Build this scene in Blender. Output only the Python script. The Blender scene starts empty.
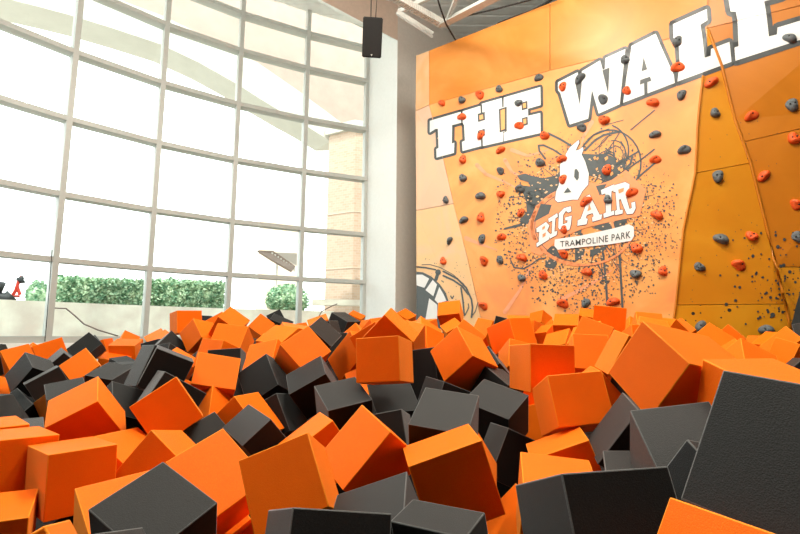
import bpy, bmesh, math, random
from mathutils import Vector, Matrix, geometry
from mathutils.bvhtree import BVHTree
random.seed(11)
COL = bpy.context.scene.collection
EYE = Vector((0, 0, 1.0))
F = 510.0
PITCH, ROLL = math.radians(7.55), math.radians(0.44)
UP = Vector((0, -math.sin(PITCH), math.cos(PITCH)))
FW = Vector((0, math.cos(PITCH), math.sin(PITCH)))
RT = Vector((1, 0, 0))
CR, SR = math.cos(ROLL), math.sin(ROLL)

# ------------------------------------------------------------------ helpers
def ray(x, y):
    x -= 400; y -= 267
    a = (CR*x + SR*y)/F; b = -(-SR*x + CR*y)/F
    return RT*a + UP*b + FW
def new_mat(name):
    m = bpy.data.materials.new(name); m.use_nodes = True
    nt = m.node_tree; b = nt.nodes['Principled BSDF']
    return m, nt, b
def plain(name, col, rough=.6, metal=0, noise=.0, scale=20, spec=.5, bump=0):
    m, nt, b = new_mat(name)
    b.inputs['Roughness'].default_value = rough
    b.inputs['Metallic'].default_value = metal
    b.inputs['Specular IOR Level'].default_value = spec
    tc = nt.nodes.new('ShaderNodeTexCoord'); n = nt.nodes.new('ShaderNodeTexNoise')
    n.inputs['Scale'].default_value = scale; n.inputs['Detail'].default_value = 4
    nt.links.new(tc.outputs['Object'], n.inputs['Vector'])
    r = nt.nodes.new('ShaderNodeValToRGB')
    r.color_ramp.elements[0].position = .3; r.color_ramp.elements[1].position = .7
    r.color_ramp.elements[0].color = [c*(1-noise) for c in col]+[1]
    r.color_ramp.elements[1].color = [min(1, c*(1+noise)) for c in col]+[1]
    nt.links.new(n.outputs['Fac'], r.inputs['Fac']); nt.links.new(r.outputs['Color'], b.inputs['Base Color'])
    if bump:
        bp = nt.nodes.new('ShaderNodeBump'); bp.inputs['Strength'].default_value = bump; bp.inputs['Distance'].default_value = .01
        nt.links.new(n.outputs['Fac'], bp.inputs['Height']); nt.links.new(bp.outputs['Normal'], b.inputs['Normal'])
    return m
def link(name, me, mats, parent=None):
    o = bpy.data.objects.new(name, me); COL.objects.link(o)
    for m in (mats if isinstance(mats, (list, tuple)) else [mats]): me.materials.append(m)
    if parent is not None: o.parent = parent
    return o
def from_bm(name, bm, mats, parent=None, smooth=False):
    me = bpy.data.meshes.new(name); bm.to_mesh(me); bm.free()
    if smooth:
        for p in me.polygons: p.use_smooth = True
    return link(name, me, mats, parent)
def empty(name, loc=(0, 0, 0)):
    o = bpy.data.objects.new(name, None); COL.objects.link(o); o.location = loc; o.empty_display_size = .1
    return o
def tag(o, label=None, cat=None, group=None, kind=None):
    if label: o['label'] = label
    if cat: o['category'] = cat
    if group: o['group'] = group
    if kind: o['kind'] = kind
    return o
def box(bm, lo, hi, M=None):
    vs = [bm.verts.new((x, y, z)) for x in (lo[0], hi[0]) for y in (lo[1], hi[1]) for z in (lo[2], hi[2])]
    if M is not None:
        for v in vs: v.co = M @ v.co
    for f in ((0,1,3,2), (4,6,7,5), (0,4,5,1), (2,3,7,6), (0,2,6,4), (1,5,7,3)):
        bm.faces.new([vs[i] for i in f])
    return vs
def bar(bm, a, b, w, h, up=Vector((0, 0, 1))):
    """a rectangular bar from a to b; w across, h along up"""
    a, b = Vector(a), Vector(b); d = (b-a); L = d.length; d.normalize()
    s = d.cross(up)
    if s.length < 1e-4: s = d.cross(Vector((0, 1, 0)))
    s.normalize(); u = s.cross(d).normalized()
    M = Matrix((s, d, u)).transposed().to_4x4(); M.translation = a
    box(bm, (-w/2, 0, -h/2), (w/2, L, h/2), M)
def tube(bm, pts, r, n=8):
    pts = [Vector(p) for p in pts]; rings = []
    for i, p in enumerate(pts):
        d = (pts[min(i+1, len(pts)-1)]-pts[max(i-1, 0)]).normalized()
        s = d.cross(Vector((0, 0, 1)))
        if s.length < 1e-3: s = Vector((1, 0, 0))
        s.normalize(); u = s.cross(d)
        rings.append([bm.verts.new(p+(s*math.cos(2*math.pi*k/n)+u*math.sin(2*math.pi*k/n))*r) for k in range(n)])
    for a, b in zip(rings, rings[1:]):
        for k in range(n): bm.faces.new((a[k], a[(k+1) % n], b[(k+1) % n], b[k]))
    bm.faces.new(rings[0][::-1]); bm.faces.new(rings[-1])
def prism(bm, poly, depth_vec):
    """poly: list of Vectors (planar), extruded by depth_vec"""
    a = [bm.verts.new(p) for p in poly]; b = [bm.verts.new(p+depth_vec) for p in poly]
    bm.faces.new(a); bm.faces.new(b[::-1])
    for i in range(len(a)):
        j = (i+1) % len(a); bm.faces.new((a[j], a[i], b[i], b[j]))
def fin(bm): bmesh.ops.recalc_face_normals(bm, faces=bm.faces); return bm

# ------------------------------------------------------------------ materials
def foam(name, col, col2, sheen, ss, spec=.3, tint=(1, 1, 1, 1)):
    m, nt, b = new_mat(name)
    tc = nt.nodes.new('ShaderNodeTexCoord')
    n = nt.nodes.new('ShaderNodeTexNoise'); n.inputs['Scale'].default_value = 420; n.inputs['Detail'].default_value = 3
    v = nt.nodes.new('ShaderNodeTexVoronoi'); v.inputs['Scale'].default_value = 330
    n2 = nt.nodes.new('ShaderNodeTexNoise'); n2.inputs['Scale'].default_value = 5; n2.inputs['Detail'].default_value = 3
    for q in (n, v, n2): nt.links.new(tc.outputs['Object'], q.inputs['Vector'])
    r = nt.nodes.new('ShaderNodeValToRGB'); e = r.color_ramp.elements
    e[0].position = .3; e[0].color = (*col2, 1); e[1].position = .7; e[1].color = (*col, 1)
    nt.links.new(n.outputs['Fac'], r.inputs['Fac'])
    mx = nt.nodes.new('ShaderNodeMix'); mx.data_type = 'RGBA'; mx.blend_type = 'MULTIPLY'; mx.inputs['Factor'].default_value = .25
    nt.links.new(r.outputs['Color'], mx.inputs['A']); nt.links.new(n2.outputs['Fac'], mx.inputs['B'])
    # small bright open cells
    r2 = nt.nodes.new('ShaderNodeValToRGB'); r2.color_ramp.elements[0].position = .05; r2.color_ramp.elements[0].color = (1, 1, 1, 1)
    r2.color_ramp.elements[1].position = .12; r2.color_ramp.elements[1].color = (0, 0, 0, 1)
    nt.links.new(v.outputs['Distance'], r2.inputs['Fac'])
    mx2 = nt.nodes.new('ShaderNodeMix'); mx2.data_type = 'RGBA'; mx2.inputs['B'].default_value = [min(1, c*2.2+.03) for c in col]+[1]
    nt.links.new(r2.outputs['Color'], mx2.inputs['Factor']); nt.links.new(mx.outputs['Result'], mx2.inputs['A'])
    nt.links.new(mx2.outputs['Result'], b.inputs['Base Color'])
    bp = nt.nodes.new('ShaderNodeBump'); bp.inputs['Strength'].default_value = .35; bp.inputs['Distance'].default_value = .002
    nt.links.new(n.outputs['Fac'], bp.inputs['Height']); nt.links.new(bp.outputs['Normal'], b.inputs['Normal'])
    b.inputs['Roughness'].default_value = .6; b.inputs['Specular IOR Level'].default_value = spec
    b.inputs['Sheen Weight'].default_value = sheen; b.inputs['Sheen Tint'].default_value = tint; b.inputs['Sheen Roughness'].default_value = .4
    if ss:
        b.inputs['Subsurface Weight'].default_value = ss; b.inputs['Subsurface Radius'].default_value = (1, .25, .05); b.inputs['Subsurface Scale'].default_value = .02
    return m
M_OR = foam('orange_foam', (1.0, .175, .001), (.95, .13, .001), .45, .0, .1, (1, .5, .1, 1))
M_GR = foam('charcoal_foam', (.0125, .0132, .0128), (.0045, .0047, .0045), .2, 0, .22)
M_OR_HI = foam('orange_foam_edge_highlight', (1, .30, .02), (1, .25, .01), .3, 0, .1, (1, .5, .1, 1))  # lighter bevels: light scattering at the cut edges, put into the colour
M_GR_HI = foam('charcoal_foam_edge_highlight', (.11, .115, .115), (.07, .072, .07), .3, 0, .2)
M_FRAME = plain('window_frame_paint', (.52, .54, .51), .45, 0, .03)
M_WHITE = plain('white_plaster', (.88, .90, .88), .8, 0, .02)
M_TAN = plain('tan_plaster', (.74, .58, .47), .85, 0, .04)
M_GREYW = plain('grey_wall_paint', (.84, .78, .71), .85, 0, .03)
M_HALL = plain('hall_wall_paint', (.22, .21, .2), .9, 0, .03)
M_DECK = plain('metal_deck', (.9, .93, .89), .6, 0, .05, 6)
M_STEEL = plain('white_steel', (.66, .66, .62), .5, 0, .05)
M_DARK = plain('dark_metal', (.03, .028, .025), .5, .3, .1)
M_FLOOR = plain('pit_floor_vinyl', (.10, .10, .11), .7, 0, .15)

# ------------------------------------------------------------------ foam blocks
def block_mesh(name, dims, seed):
    rnd = random.Random(seed)
    bm = bmesh.new(); box(bm, (-dims[0]/2, -dims[1]/2, -dims[2]/2), (dims[0]/2, dims[1]/2, dims[2]/2))
    bmesh.ops.recalc_face_normals(bm, faces=bm.faces)
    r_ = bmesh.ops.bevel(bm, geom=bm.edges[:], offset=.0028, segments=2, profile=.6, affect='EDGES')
    for f in r_['faces']: f.material_index = 1  # bevels take the painted edge highlight
    me = bpy.data.meshes.new(name); bm.to_mesh(me); bm.free()
    for p in me.polygons: p.use_smooth = len(p.vertices) == 4 and p.area < .004
    return me
def block(cx, cy, cz, q, dims, col, label, group, seed):
    me = block_mesh('foam_block', dims, seed)
    o = link('foam_block', me, [M_OR, M_OR_HI] if col == 'O' else [M_GR, M_GR_HI])
    o.rotation_mode = 'QUATERNION'; o.rotation_quaternion = q; o.location = Vector((cx, cy, cz))+EYE
    tag(o, label, 'foam block', group)
    return o
BLOCKS = [
 ('O', 'orange foam block with bright top cut by the bottom left corner of the photo', (-1.1413, 1.5085, -0.5835), (0.0180, 0.2502, -0.9653, -0.0732), (0.2000, 0.1890, 0.2000)),
 ('O', 'tall upright orange foam slab at lower left with pale flat top', (-1.0547, 1.7156, -0.4569), (-0.9140, 0.0106, 0.0130, -0.4055), (0.1911, 0.2340, 0.1901)),
 ('O', 'orange foam block cut by the left edge, directly behind the tall upright orange slab', (-1.2986, 1.7801, -0.4393), (0.0200, 0.4379, -0.8988, -0.0035), (0.2000, 0.2015, 0.2000)),
 ('O', 'orange foam block at left edge showing only a thin pale top behind another orange block', (-1.4788, 1.9002, -0.4269), (-0.0062, -0.4125, 0.9107, 0.0209), (0.2000, 0.1998, 0.2000)),
 ('G', 'sliver of charcoal foam block between two grey diamonds and the left orange slab tops', (-1.5898, 2.1834, -0.4820), (-0.0010, 0.3046, -0.9512, -0.0500), (0.2000, 0.2000, 0.2000)),
 ('O', 'large orange foam block at left tilted like a roof with shaded underside', (-1.2472, 2.1076, -0.3456), (-0.2017, 0.1953, -0.9144, -0.2916), (0.1955, 0.1809, 0.2129)),
 ('O', 'dark orange foam face behind the tall upright slab and under the roof tilted block', (-1.0179, 1.9583, -0.5027), (-0.5715, 0.1578, -0.2069, 0.7783), (0.2000, 0.2000, 0.2000)),
 ('O', 'orange foam block with pointed ridge just left of the tilted orange square face', (-0.7841, 1.7955, -0.4542), (-0.2996, -0.3212, -0.5546, 0.7068), (0.1774, 0.1774, 0.1929)),
 ('O', 'orange foam block between the tall upright slab and the large charcoal block at bottom left', (-0.7286, 1.4504, -0.5363), (-0.1728, 0.9209, 0.3491, -0.0129), (0.2124, 0.2124, 0.2124)),
 ('O', 'dark orange foam face low in the gap below the tall upright slab', (-0.4842, 0.6933, -0.3902), (0.6829, -0.4769, 0.1715, -0.5261), (0.2000, 0.2000, 0.2000)),
 ('G', 'large charcoal foam block at bottom left showing a broad diamond top', (-0.5454, 1.2187, -0.4545), (-0.1415, 0.2372, 0.9326, 0.2322), (0.1896, 0.1787, 0.1884)),
 ('G', 'grey foam block peeking over the bottom edge in front of the large charcoal diamond', (-0.5114, 0.9212, -0.4822), (0.6020, -0.4161, 0.2075, -0.6491), (0.2000, 0.2000, 0.2000)),
 ('O', 'orange foam block with square face tilted beside the large charcoal diamond at bottom left', (-0.5631, 1.6107, -0.4637), (-0.7924, -0.3871, -0.0134, -0.4713), (0.1971, 0.2186, 0.1884)),
 ('G', 'grey foam block with pale speckled top between three orange blocks in lower middle left', (-0.5738, 2.1996, -0.4447), (-0.8992, -0.1436, 0.3223, -0.2588), (0.1409, 0.2811, 0.2124)),
 ('O', 'large orange foam block leaning right, front face over the charcoal block at bottom centre left', (-0.2816, 1.4363, -0.4098), (-0.1324, -0.1385, -0.5459, 0.8157), (0.1888, 0.1904, 0.2149)),
 ('G', 'charcoal foam block at the bottom edge left of centre with pale left end', (-0.1481, 1.0546, -0.4502), (0.9641, -0.1678, 0.0530, 0.1991), (0.1933, 0.2223, 0.2000)),
 ('G', 'dark charcoal foam block wedged under two orange blocks at bottom centre', (-0.0383, 1.3385, -0.5059), (-0.1277, 0.9735, -0.0495, 0.1833), (0.2000, 0.2000, 0.2000)),
 ('G', 'grey foam block with speckled top at the bottom edge of the photo near the centre', (0.0976, 1.1342, -0.4703), (0.8785, 0.0456, -0.1198, 0.4601), (0.0910, 0.1769, 0.2000)),
 ('O', 'orange foam block standing on its corner left of the centre foreground block', (-0.0942, 1.7417, -0.4024), (0.4773, -0.0767, -0.4564, 0.7470), (0.1894, 0.2194, 0.1884)),
 ('O', 'large orange foam block in the centre foreground with bright flat top and red-orange front', (0.1613, 1.6170, -0.4327), (-0.9847, -0.0545, 0.1616, -0.0358), (0.2244, 0.1773, 0.2247)),
 ('O', 'sliver of orange foam behind the right end of the centre foreground block', (0.2396, 2.0277, -0.5095), (-0.0519, 0.5005, -0.2571, 0.8250), (0.2000, 0.2000, 0.2000)),
 ('G', 'charcoal foam block with light edges right behind the centre foreground orange block', (0.1650, 1.8783, -0.3360), (0.0186, -0.1533, -0.9574, -0.2441), (0.2025, 0.2248, 0.1774)),
 ('G', 'dark charcoal foam block between two standing orange and grey blocks in the centre', (-0.0533, 2.0165, -0.4115), (-0.0102, -0.1189, -0.6019, 0.7896), (0.2000, 0.2000, 0.2048)),
 ('G', 'grey foam block directly beneath the square orange block at the centre', (-0.0537, 2.9232, -0.4099), (0.9079, 0.3677, 0.0592, 0.1922), (0.2592, 0.2041, 0.2000)),
 ('G', 'nearly black foam block in the gap right of the square orange block at the centre', (0.1981, 3.0925, -0.2382), (0.2591, -0.6191, -0.3498, -0.6536), (0.3094, 0.2133, 0.2124)),
 ('G', 'grey foam block peeking above the light edged charcoal block behind the centre foreground', (0.2413, 2.7469, -0.3630), (0.4878, -0.6747, 0.4669, -0.2980), (0.2124, 0.2124, 0.2124)),
 ('G', 'grey foam block with broad flat top right of centre beside the light edged charcoal block', (0.4728, 2.5503, -0.3909), (0.8721, 0.2255, -0.1660, 0.4012), (0.1988, 0.2433, 0.2255)),
 ('G', 'charcoal foam block under the orange pentagon block, light strip along its top', (0.5322, 2.8268, -0.2963), (-0.6466, 0.6013, -0.4638, 0.0728), (0.1774, 0.1774, 0.1774)),
 ('O', 'square orange foam block resting on charcoal blocks at the middle of the photo', (-0.0624, 2.3468, -0.1205), (0.0775, -0.1178, -0.6515, 0.7455), (0.1977, 0.1929, 0.2315)),
 ('O', 'orange foam block balanced on a corner right of centre, two bright faces meeting', (0.3584, 2.8812, -0.1326), (0.5911, 0.0050, -0.5943, 0.5453), (0.2202, 0.2204, 0.2299)),
 ('O', 'orange foam block with upright shaded front between the chevron block and the pentagon block', (0.0456, 3.3564, -0.0419), (-0.4991, 0.2140, -0.7511, 0.3755), (0.1892, 0.1894, 0.1884)),
 ('O', 'orange foam block like a chevron peak left of the climbing wall base', (-0.0532, 2.7552, -0.0140), (-0.7516, 0.5491, -0.2782, -0.2372), (0.2062, 0.2000, 0.1942)),
 ('O', 'shaded orange foam block face left of the small block with the white mural wheel behind', (0.1764, 3.5952, -0.0812), (0.4848, -0.7753, -0.2250, 0.3366), (0.2000, 0.2000, 0.2000)),
 ('O', 'small orange foam cube perched highest, in front of the painted wheel', (0.5085, 5.0955, 0.1967), (0.1020, 0.1082, 0.9140, 0.3776), (0.2186, 0.1920, 0.2000)),
 ('O', 'small pale orange foam block right below the highest perched cube', (0.5225, 4.8484, 0.0129), (-0.9474, -0.1881, 0.2485, -0.0721), (0.1644, 0.1975, 0.2000)),
 ('O', 'orange foam block behind the corner balanced block, sloping down to its right', (0.4598, 3.5114, -0.0586), (-0.5433, 0.7401, -0.3791, -0.1155), (0.2000, 0.2000, 0.2000)),
 ('O', 'small orange foam block at the wall foot right of the highest perched cube', (0.7570, 4.3740, 0.0049), (-0.4932, 0.7078, -0.4581, 0.2143), (0.2000, 0.2000, 0.2000)),
 ('O', 'orange foam block with bright left side and dark front, before the middle wall base', (0.7998, 3.6696, -0.0053), (0.5715, -0.7582, -0.2632, 0.1708), (0.2204, 0.2012, 0.2285)),
 ('O', 'small orange foam block with pointed corner tucked left of the box shaped block', (0.7899, 3.4606, -0.1774), (-0.3594, 0.5172, 0.3359, -0.7004), (0.2005, 0.2074, 0.2000)),
 ('O', 'box shaped orange foam block right of centre with glowing left side and dark front', (0.5932, 2.1832, -0.1338), (-0.6921, 0.7210, 0.0125, -0.0316), (0.1803, 0.1880, 0.2967)),
 ('O', 'large orange foam block right of centre with wide front and glowing narrow left side', (0.6277, 1.9121, -0.2485), (-0.5826, 0.8111, 0.0471, 0.0216), (0.1992, 0.1781, 0.2153)),
 ('O', 'orange foam block with bright top lying under the large wide fronted block', (0.5534, 1.7481, -0.4343), (0.9774, 0.0413, -0.1899, -0.0832), (0.1925, 0.1593, 0.1884)),
 ('O', 'orange foam block face just above the big black block at bottom right centre', (0.4349, 1.4851, -0.4689), (-0.1176, 0.9883, -0.0935, -0.0276), (0.1952, 0.2000, 0.2000)),
 ('O', 'orange foam block in the gap left of the big black block at the bottom', (0.4155, 1.7608, -0.6588), (-0.1629, 0.4632, 0.1934, -0.8494), (0.2000, 0.2000, 0.2000)),
 ('G', 'big black foam block at bottom right of centre with pale grey left end', (0.3569, 0.9601, -0.3596), (0.5729, -0.8158, -0.0721, 0.0329), (0.1947, 0.2124, 0.2247)),
 ('G', 'small grey foam block corner showing above the big black block at the bottom', (0.6456, 1.3674, -0.4324), (-0.1664, 0.9704, -0.1610, 0.0686), (0.2000, 0.2000, 0.2000)),
 ('G', 'black foam diamond between the wide fronted orange block and the speckled sided dark one', (0.7558, 1.6676, -0.3404), (-0.1193, 0.4645, 0.0242, -0.8772), (0.2060, 0.2001, 0.2000)),
 ('G', 'dark foam block with pale speckled triangular left side under the largest orange block', (0.6514, 1.2140, -0.2842), (-0.3144, 0.9425, -0.0566, 0.0985), (0.1775, 0.1774, 0.1774)),
 ('G', 'small slate foam corner left of the largest black slab', (0.6289, 1.0149, -0.3512), (-0.0839, 0.5592, 0.2903, -0.7720), (0.2000, 0.2000, 0.2000)),
 ('G', 'largest black foam slab leaning at the right edge of the photo', (0.5819, 0.7833, -0.1964), (0.7091, 0.4741, -0.2332, -0.4670), (0.1774, 0.2146, 0.1774)),
 ('O', 'orange foam block in the bottom right corner beneath the largest black slab', (0.4641, 0.7015, -0.3685), (-0.1455, -0.4869, -0.0739, 0.8581), (0.2000, 0.2000, 0.2000)),
 ('O', 'largest orange foam block at right, tilted diamond with bright speckled left face', (0.7639, 1.4079, -0.1033), (0.5963, -0.1736, -0.6259, 0.4716), (0.1831, 0.1815, 0.2619)),
 ('O', 'orange foam block with long flat top right behind the largest black slab', (0.8348, 1.1989, -0.1691), (0.1484, -0.9869, -0.0638, 0.0021), (0.1884, 0.1884, 0.1884)),
 ('O', 'orange foam slab edge behind the largest orange block, topmost of two', (2.0295, 4.2072, 0.0560), (0.4511, -0.8855, 0.1112, -0.0032), (0.2005, 0.2000, 0.2000)),
 ('O', 'small bright orange foam corner left of the two stacked slabs behind the largest orange block', (1.6314, 3.4537, -0.0477), (-0.4789, 0.5581, 0.3888, -0.5550), (0.2000, 0.2000, 0.2000)),
 ('O', 'upright orange foam block with square face below the lowest mural drips', (1.5417, 3.7643, 0.1126), (0.7024, -0.6789, 0.1861, -0.1049), (0.2198, 0.2000, 0.2000)),
 ('O', 'small dark orange foam bit just right of the square face below the mural drips', (2.0538, 4.5313, 0.0146), (-0.2951, 0.4521, 0.0956, -0.8363), (0.2000, 0.2000, 0.2000)),
 ('O', 'orange foam block with peaked top edge before the square face below the mural drips', (1.2091, 3.2024, -0.0317), (-0.2512, -0.4321, -0.3768, 0.7799), (0.2000, 0.2000, 0.2000)),
 ('O', 'flat bright orange foam face right behind the box shaped block', (1.0249, 2.8059, -0.1217), (-0.5368, 0.8397, -0.0778, 0.0269), (0.1828, 0.1969, 0.2000)),
 ('O', 'orange foam block leaning against the left side of the largest orange block', (1.0726, 2.4005, -0.1143), (0.0692, -0.5196, -0.0365, 0.8508), (0.2000, 0.2000, 0.2000)),
 ('O', 'tiny orange foam corner above the wide fronted block', (0.9224, 2.4805, -0.2902), (-0.0716, 0.3457, -0.0020, -0.9356), (0.2000, 0.2000, 0.2000)),
 ('O', 'orange foam block with bright level face in the far row below the lowest orange hold', (1.4627, 4.4954, 0.0575), (-0.9411, -0.2713, 0.0492, 0.1958), (0.2029, 0.1938, 0.2000)),
 ('O', 'small orange foam block in the far row directly under the lowest grey hold', (1.8065, 4.8960, 0.1278), (0.2238, -0.9554, 0.1851, 0.0541), (0.2000, 0.2000, 0.2000)),
 ('O', 'small orange foam block in the far row with one light and one dark triangular face', (1.6534, 6.0249, 0.1697), (-0.3326, 0.2938, 0.4251, -0.7889), (0.1885, 0.1653, 0.1794)),
 ('O', 'tiny dark orange foam corner under the light and dark far row block', (1.2387, 4.9050, 0.0230), (-0.5983, 0.6872, 0.2402, -0.3349), (0.2000, 0.2000, 0.2000)),
 ('O', 'small orange foam block with pale top behind the box shaped block', (1.3397, 4.6686, -0.0211), (-0.1351, -0.3494, -0.9101, -0.1772), (0.1215, 0.1755, 0.1884)),
 ('O', "orange foam block with pale top strip behind the box shaped block's right half", (1.2691, 4.0419, -0.0990), (0.3000, -0.2215, -0.2541, 0.8924), (0.2000, 0.2000, 0.2000)),
 ('O', 'small pale orange foam bit between the far row blocks left of the level face', (1.6307, 5.4731, 0.0048), (-0.2169, 0.4290, 0.2468, -0.8415), (0.2000, 0.2000, 0.2000)),
 ('O', 'thin pale orange foam strip at the left of the flat bright face', (1.3012, 3.5088, -0.0534), (-0.2376, 0.8882, -0.3297, 0.2142), (0.2000, 0.2000, 0.2000)),
 ('O', 'far small orange foam block behind the bright sided block, right part', (1.0830, 4.6887, 0.0664), (-0.1164, 0.9878, -0.1030, 0.0001), (0.2000, 0.2000, 0.2000)),
 ('O', 'small orange foam cube at the wall corner behind the chevron peak', (0.0861, 6.8648, 0.1994), (-0.8692, -0.3086, 0.0853, -0.3769), (0.1679, 0.2036, 0.1884)),
 ('O', "small orange foam peak in front of the painted wheel's left side", (0.1802, 3.8548, -0.0256), (-0.2195, 0.9260, 0.0626, -0.3007), (0.2000, 0.2000, 0.2000)),
 ('O', 'small orange foam block left of the highest perched cube', (0.1923, 4.2510, 0.0137), (0.4243, -0.2966, 0.6156, -0.5941), (0.2000, 0.2000, 0.2000)),
 ('G', "grey foam box with flat top near the window's right end", (-0.5426, 4.8783, 0.0681), (0.8515, 0.2048, 0.0887, 0.4744), (0.2040, 0.2103, 0.2124)),
 ('G', "small dark foam face under the grey box near the window's right end", (-0.6552, 4.6148, -0.0043), (-0.4872, 0.3506, -0.4860, 0.6352), (0.2000, 0.2000, 0.2000)),
 ('G', "thin dark foam edge below the grey box near the window's right end", (-0.4347, 3.6018, -0.1156), (0.0374, -0.0842, -0.6153, 0.7829), (0.2000, 0.2000, 0.2000)),
 ('G', 'charcoal foam diamond standing right of the large orange middle left block', (-0.5171, 3.2127, -0.0481), (0.6706, 0.3936, 0.1130, 0.6185), (0.1986, 0.1799, 0.2000)),
 ('O', 'small orange foam block behind the charcoal diamond', (-0.8739, 5.6537, 0.0687), (-0.1899, 0.9640, 0.1021, 0.1559), (0.2213, 0.2008, 0.2000)),
 ('O', 'small orange foam block before the white reveal, right of the grey box', (-0.6254, 7.1841, 0.1856), (-0.1912, 0.0986, 0.9611, 0.1733), (0.1992, 0.1925, 0.2000)),
 ('O', 'tiny orange foam triangle between grey box and the pale block left of the chevron', (-0.3147, 3.9019, -0.0809), (-0.1130, -0.3303, -0.4482, 0.8229), (0.2000, 0.2000, 0.2000)),
 ('O', 'pale orange foam block left of the chevron peak', (-0.2435, 4.6604, 0.0035), (-0.4966, 0.7420, -0.3536, 0.2789), (0.2000, 0.2000, 0.2000)),
 ('O', "orange foam strip leaning against the chevron peak's left slope", (-0.1383, 3.1353, -0.0424), (-0.0388, -0.3196, -0.6920, 0.6462), (0.2000, 0.2000, 0.2000)),
 ('O', 'far tiny orange foam block below the white reveal', (-0.1298, 3.5636, -0.0151), (-0.5011, 0.8044, 0.3011, -0.1059), (0.2000, 0.2000, 0.2000)),
 ('O', 'big orange foam block left behind the square centre block, sloping edge at left', (-0.2809, 3.3725, -0.1511), (-0.0269, -0.4587, -0.4885, 0.7418), (0.2664, 0.2000, 0.2000)),
 ('O', 'small orange foam corner at the lower left of the square centre block', (-0.1907, 3.1613, -0.3230), (-0.1860, 0.9618, 0.0800, 0.1843), (0.2000, 0.2000, 0.2000)),
 ('O', "dark orange foam sliver beneath the square centre block's left corner", (-0.2502, 2.5830, -0.3914), (-0.1129, 0.0207, -0.3247, 0.9388), (0.2000, 0.2000, 0.2000)),
 ('O', 'large orange foam block middle left, diamond front with shaded lower left side', (-0.5459, 2.9176, -0.1221), (-0.5036, 0.7509, 0.4237, 0.0547), (0.2041, 0.1991, 0.1884)),
 ('O', 'orange foam block with broad light top behind the middle left diamond front', (-0.7972, 3.4645, -0.0940), (-0.0067, -0.2108, -0.9425, -0.2594), (0.1958, 0.2161, 0.2124)),
 ('O', 'thin orange foam edge behind the broad light top', (-0.8228, 3.9914, -0.0357), (-0.0687, 0.9800, 0.1634, -0.0909), (0.2000, 0.2000, 0.2000)),
 ('O', "tiny orange foam tip left of the charcoal diamond's small orange neighbour", (-0.9141, 4.5701, -0.0335), (0.5384, -0.3207, 0.4494, -0.6367), (0.2000, 0.2000, 0.2000)),
 ('O', 'orange foam diamond below the hedge seen through the fourth window bay', (-1.5303, 5.6933, 0.0511), (0.7057, 0.5101, -0.1656, 0.4629), (0.2011, 0.2019, 0.2000)),
 ('G', 'far grey foam block with triangular dark face below the round hedge', (-1.6932, 7.1038, 0.1689), (0.2199, 0.1498, 0.4779, -0.8371), (0.2024, 0.2000, 0.2000)),
 ('O', 'orange foam block left of the middle left diamond, behind the dark charcoal block', (-0.8009, 3.1776, -0.1781), (0.1057, -0.1714, -0.4313, 0.8794), (0.2052, 0.1884, 0.1884)),
 ('G', 'dark charcoal foam block with a peak left of the greenish topped grey block', (-0.7403, 2.9233, -0.2834), (0.5014, 0.1458, -0.5396, 0.6604), (0.2163, 0.2000, 0.2000)),
 ('G', 'greenish grey foam block with sloping top left of centre', (-0.4452, 2.7285, -0.2757), (0.2448, -0.0814, 0.9274, 0.2710), (0.2089, 0.1808, 0.1884)),
 ('G', 'narrow charcoal foam block behind the greenish grey sloping one', (-0.5023, 3.2353, -0.3232), (-0.1095, 0.8485, 0.0304, -0.5169), (0.2000, 0.2000, 0.2000)),
 ('G', 'grey foam block with flat top and pale left end left of centre', (-0.2392, 2.2867, -0.3415), (0.9605, 0.1891, -0.0642, 0.1937), (0.1916, 0.2298, 0.2000)),
 ('G', 'charcoal foam wedge left of the small bright orange block near the centre', (-0.6255, 2.7215, -0.4434), (0.0721, 0.2639, 0.6086, -0.7448), (0.2000, 0.2000, 0.2145)),
 ('O', 'small orange foam block with bright top behind the large right leaning block', (-0.3087, 2.0486, -0.4563), (-0.9349, -0.0685, 0.2940, -0.1869), (0.2001, 0.1987, 0.2000)),
 ('O', 'orange foam block sloping down right behind the pale topped grey block', (-0.7292, 2.5314, -0.4390), (-0.3125, 0.7335, 0.5531, -0.2418), (0.2098, 0.2302, 0.1884)),
 ('O', 'dim orange foam peak behind the orange block that slopes down right', (-0.9936, 2.7992, -0.4412), (-0.0651, 0.3003, 0.4283, -0.8498), (0.2000, 0.2000, 0.2000)),
 ('G', 'black foam rectangle between the tilted orange squares at lower left', (-0.8513, 2.2817, -0.5058), (-0.7014, -0.3911, -0.1610, -0.5737), (0.2020, 0.2000, 0.2000)),
 ('O', 'orange foam block with square face tilted left in front of black blocks at left', (-0.9507, 2.1617, -0.3188), (-0.6519, -0.6686, 0.0791, -0.3488), (0.1956, 0.1952, 0.2000)),
 ('O', 'upright orange foam block with nearly square face left of the dark charcoal peak', (-1.0274, 2.8906, -0.2585), (0.4326, -0.8798, -0.1208, 0.1555), (0.2274, 0.2000, 0.2000)),
 ('G', 'dark foam block behind the upright nearly square orange face', (-1.1127, 3.3561, -0.2160), (0.0770, -0.0142, 0.6333, -0.7700), (0.2031, 0.2000, 0.2009)),
 ('O', 'orange foam block with darker right side above the upright nearly square face', (-1.3030, 3.9981, -0.0924), (0.0579, 0.0223, -0.4759, 0.8773), (0.2454, 0.2420, 0.2124)),
 ('O', 'orange foam block with peaked bright top beneath the third mullion', (-1.4505, 4.3735, 0.0509), (0.6703, 0.4032, 0.0252, 0.6225), (0.1987, 0.2044, 0.2205)),
 ('O', "small pale orange foam block behind the peaked bright top's left corner", (-1.6406, 4.7340, 0.0379), (-0.1031, -0.2316, -0.5571, 0.7908), (0.2000, 0.2000, 0.2000)),
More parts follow.
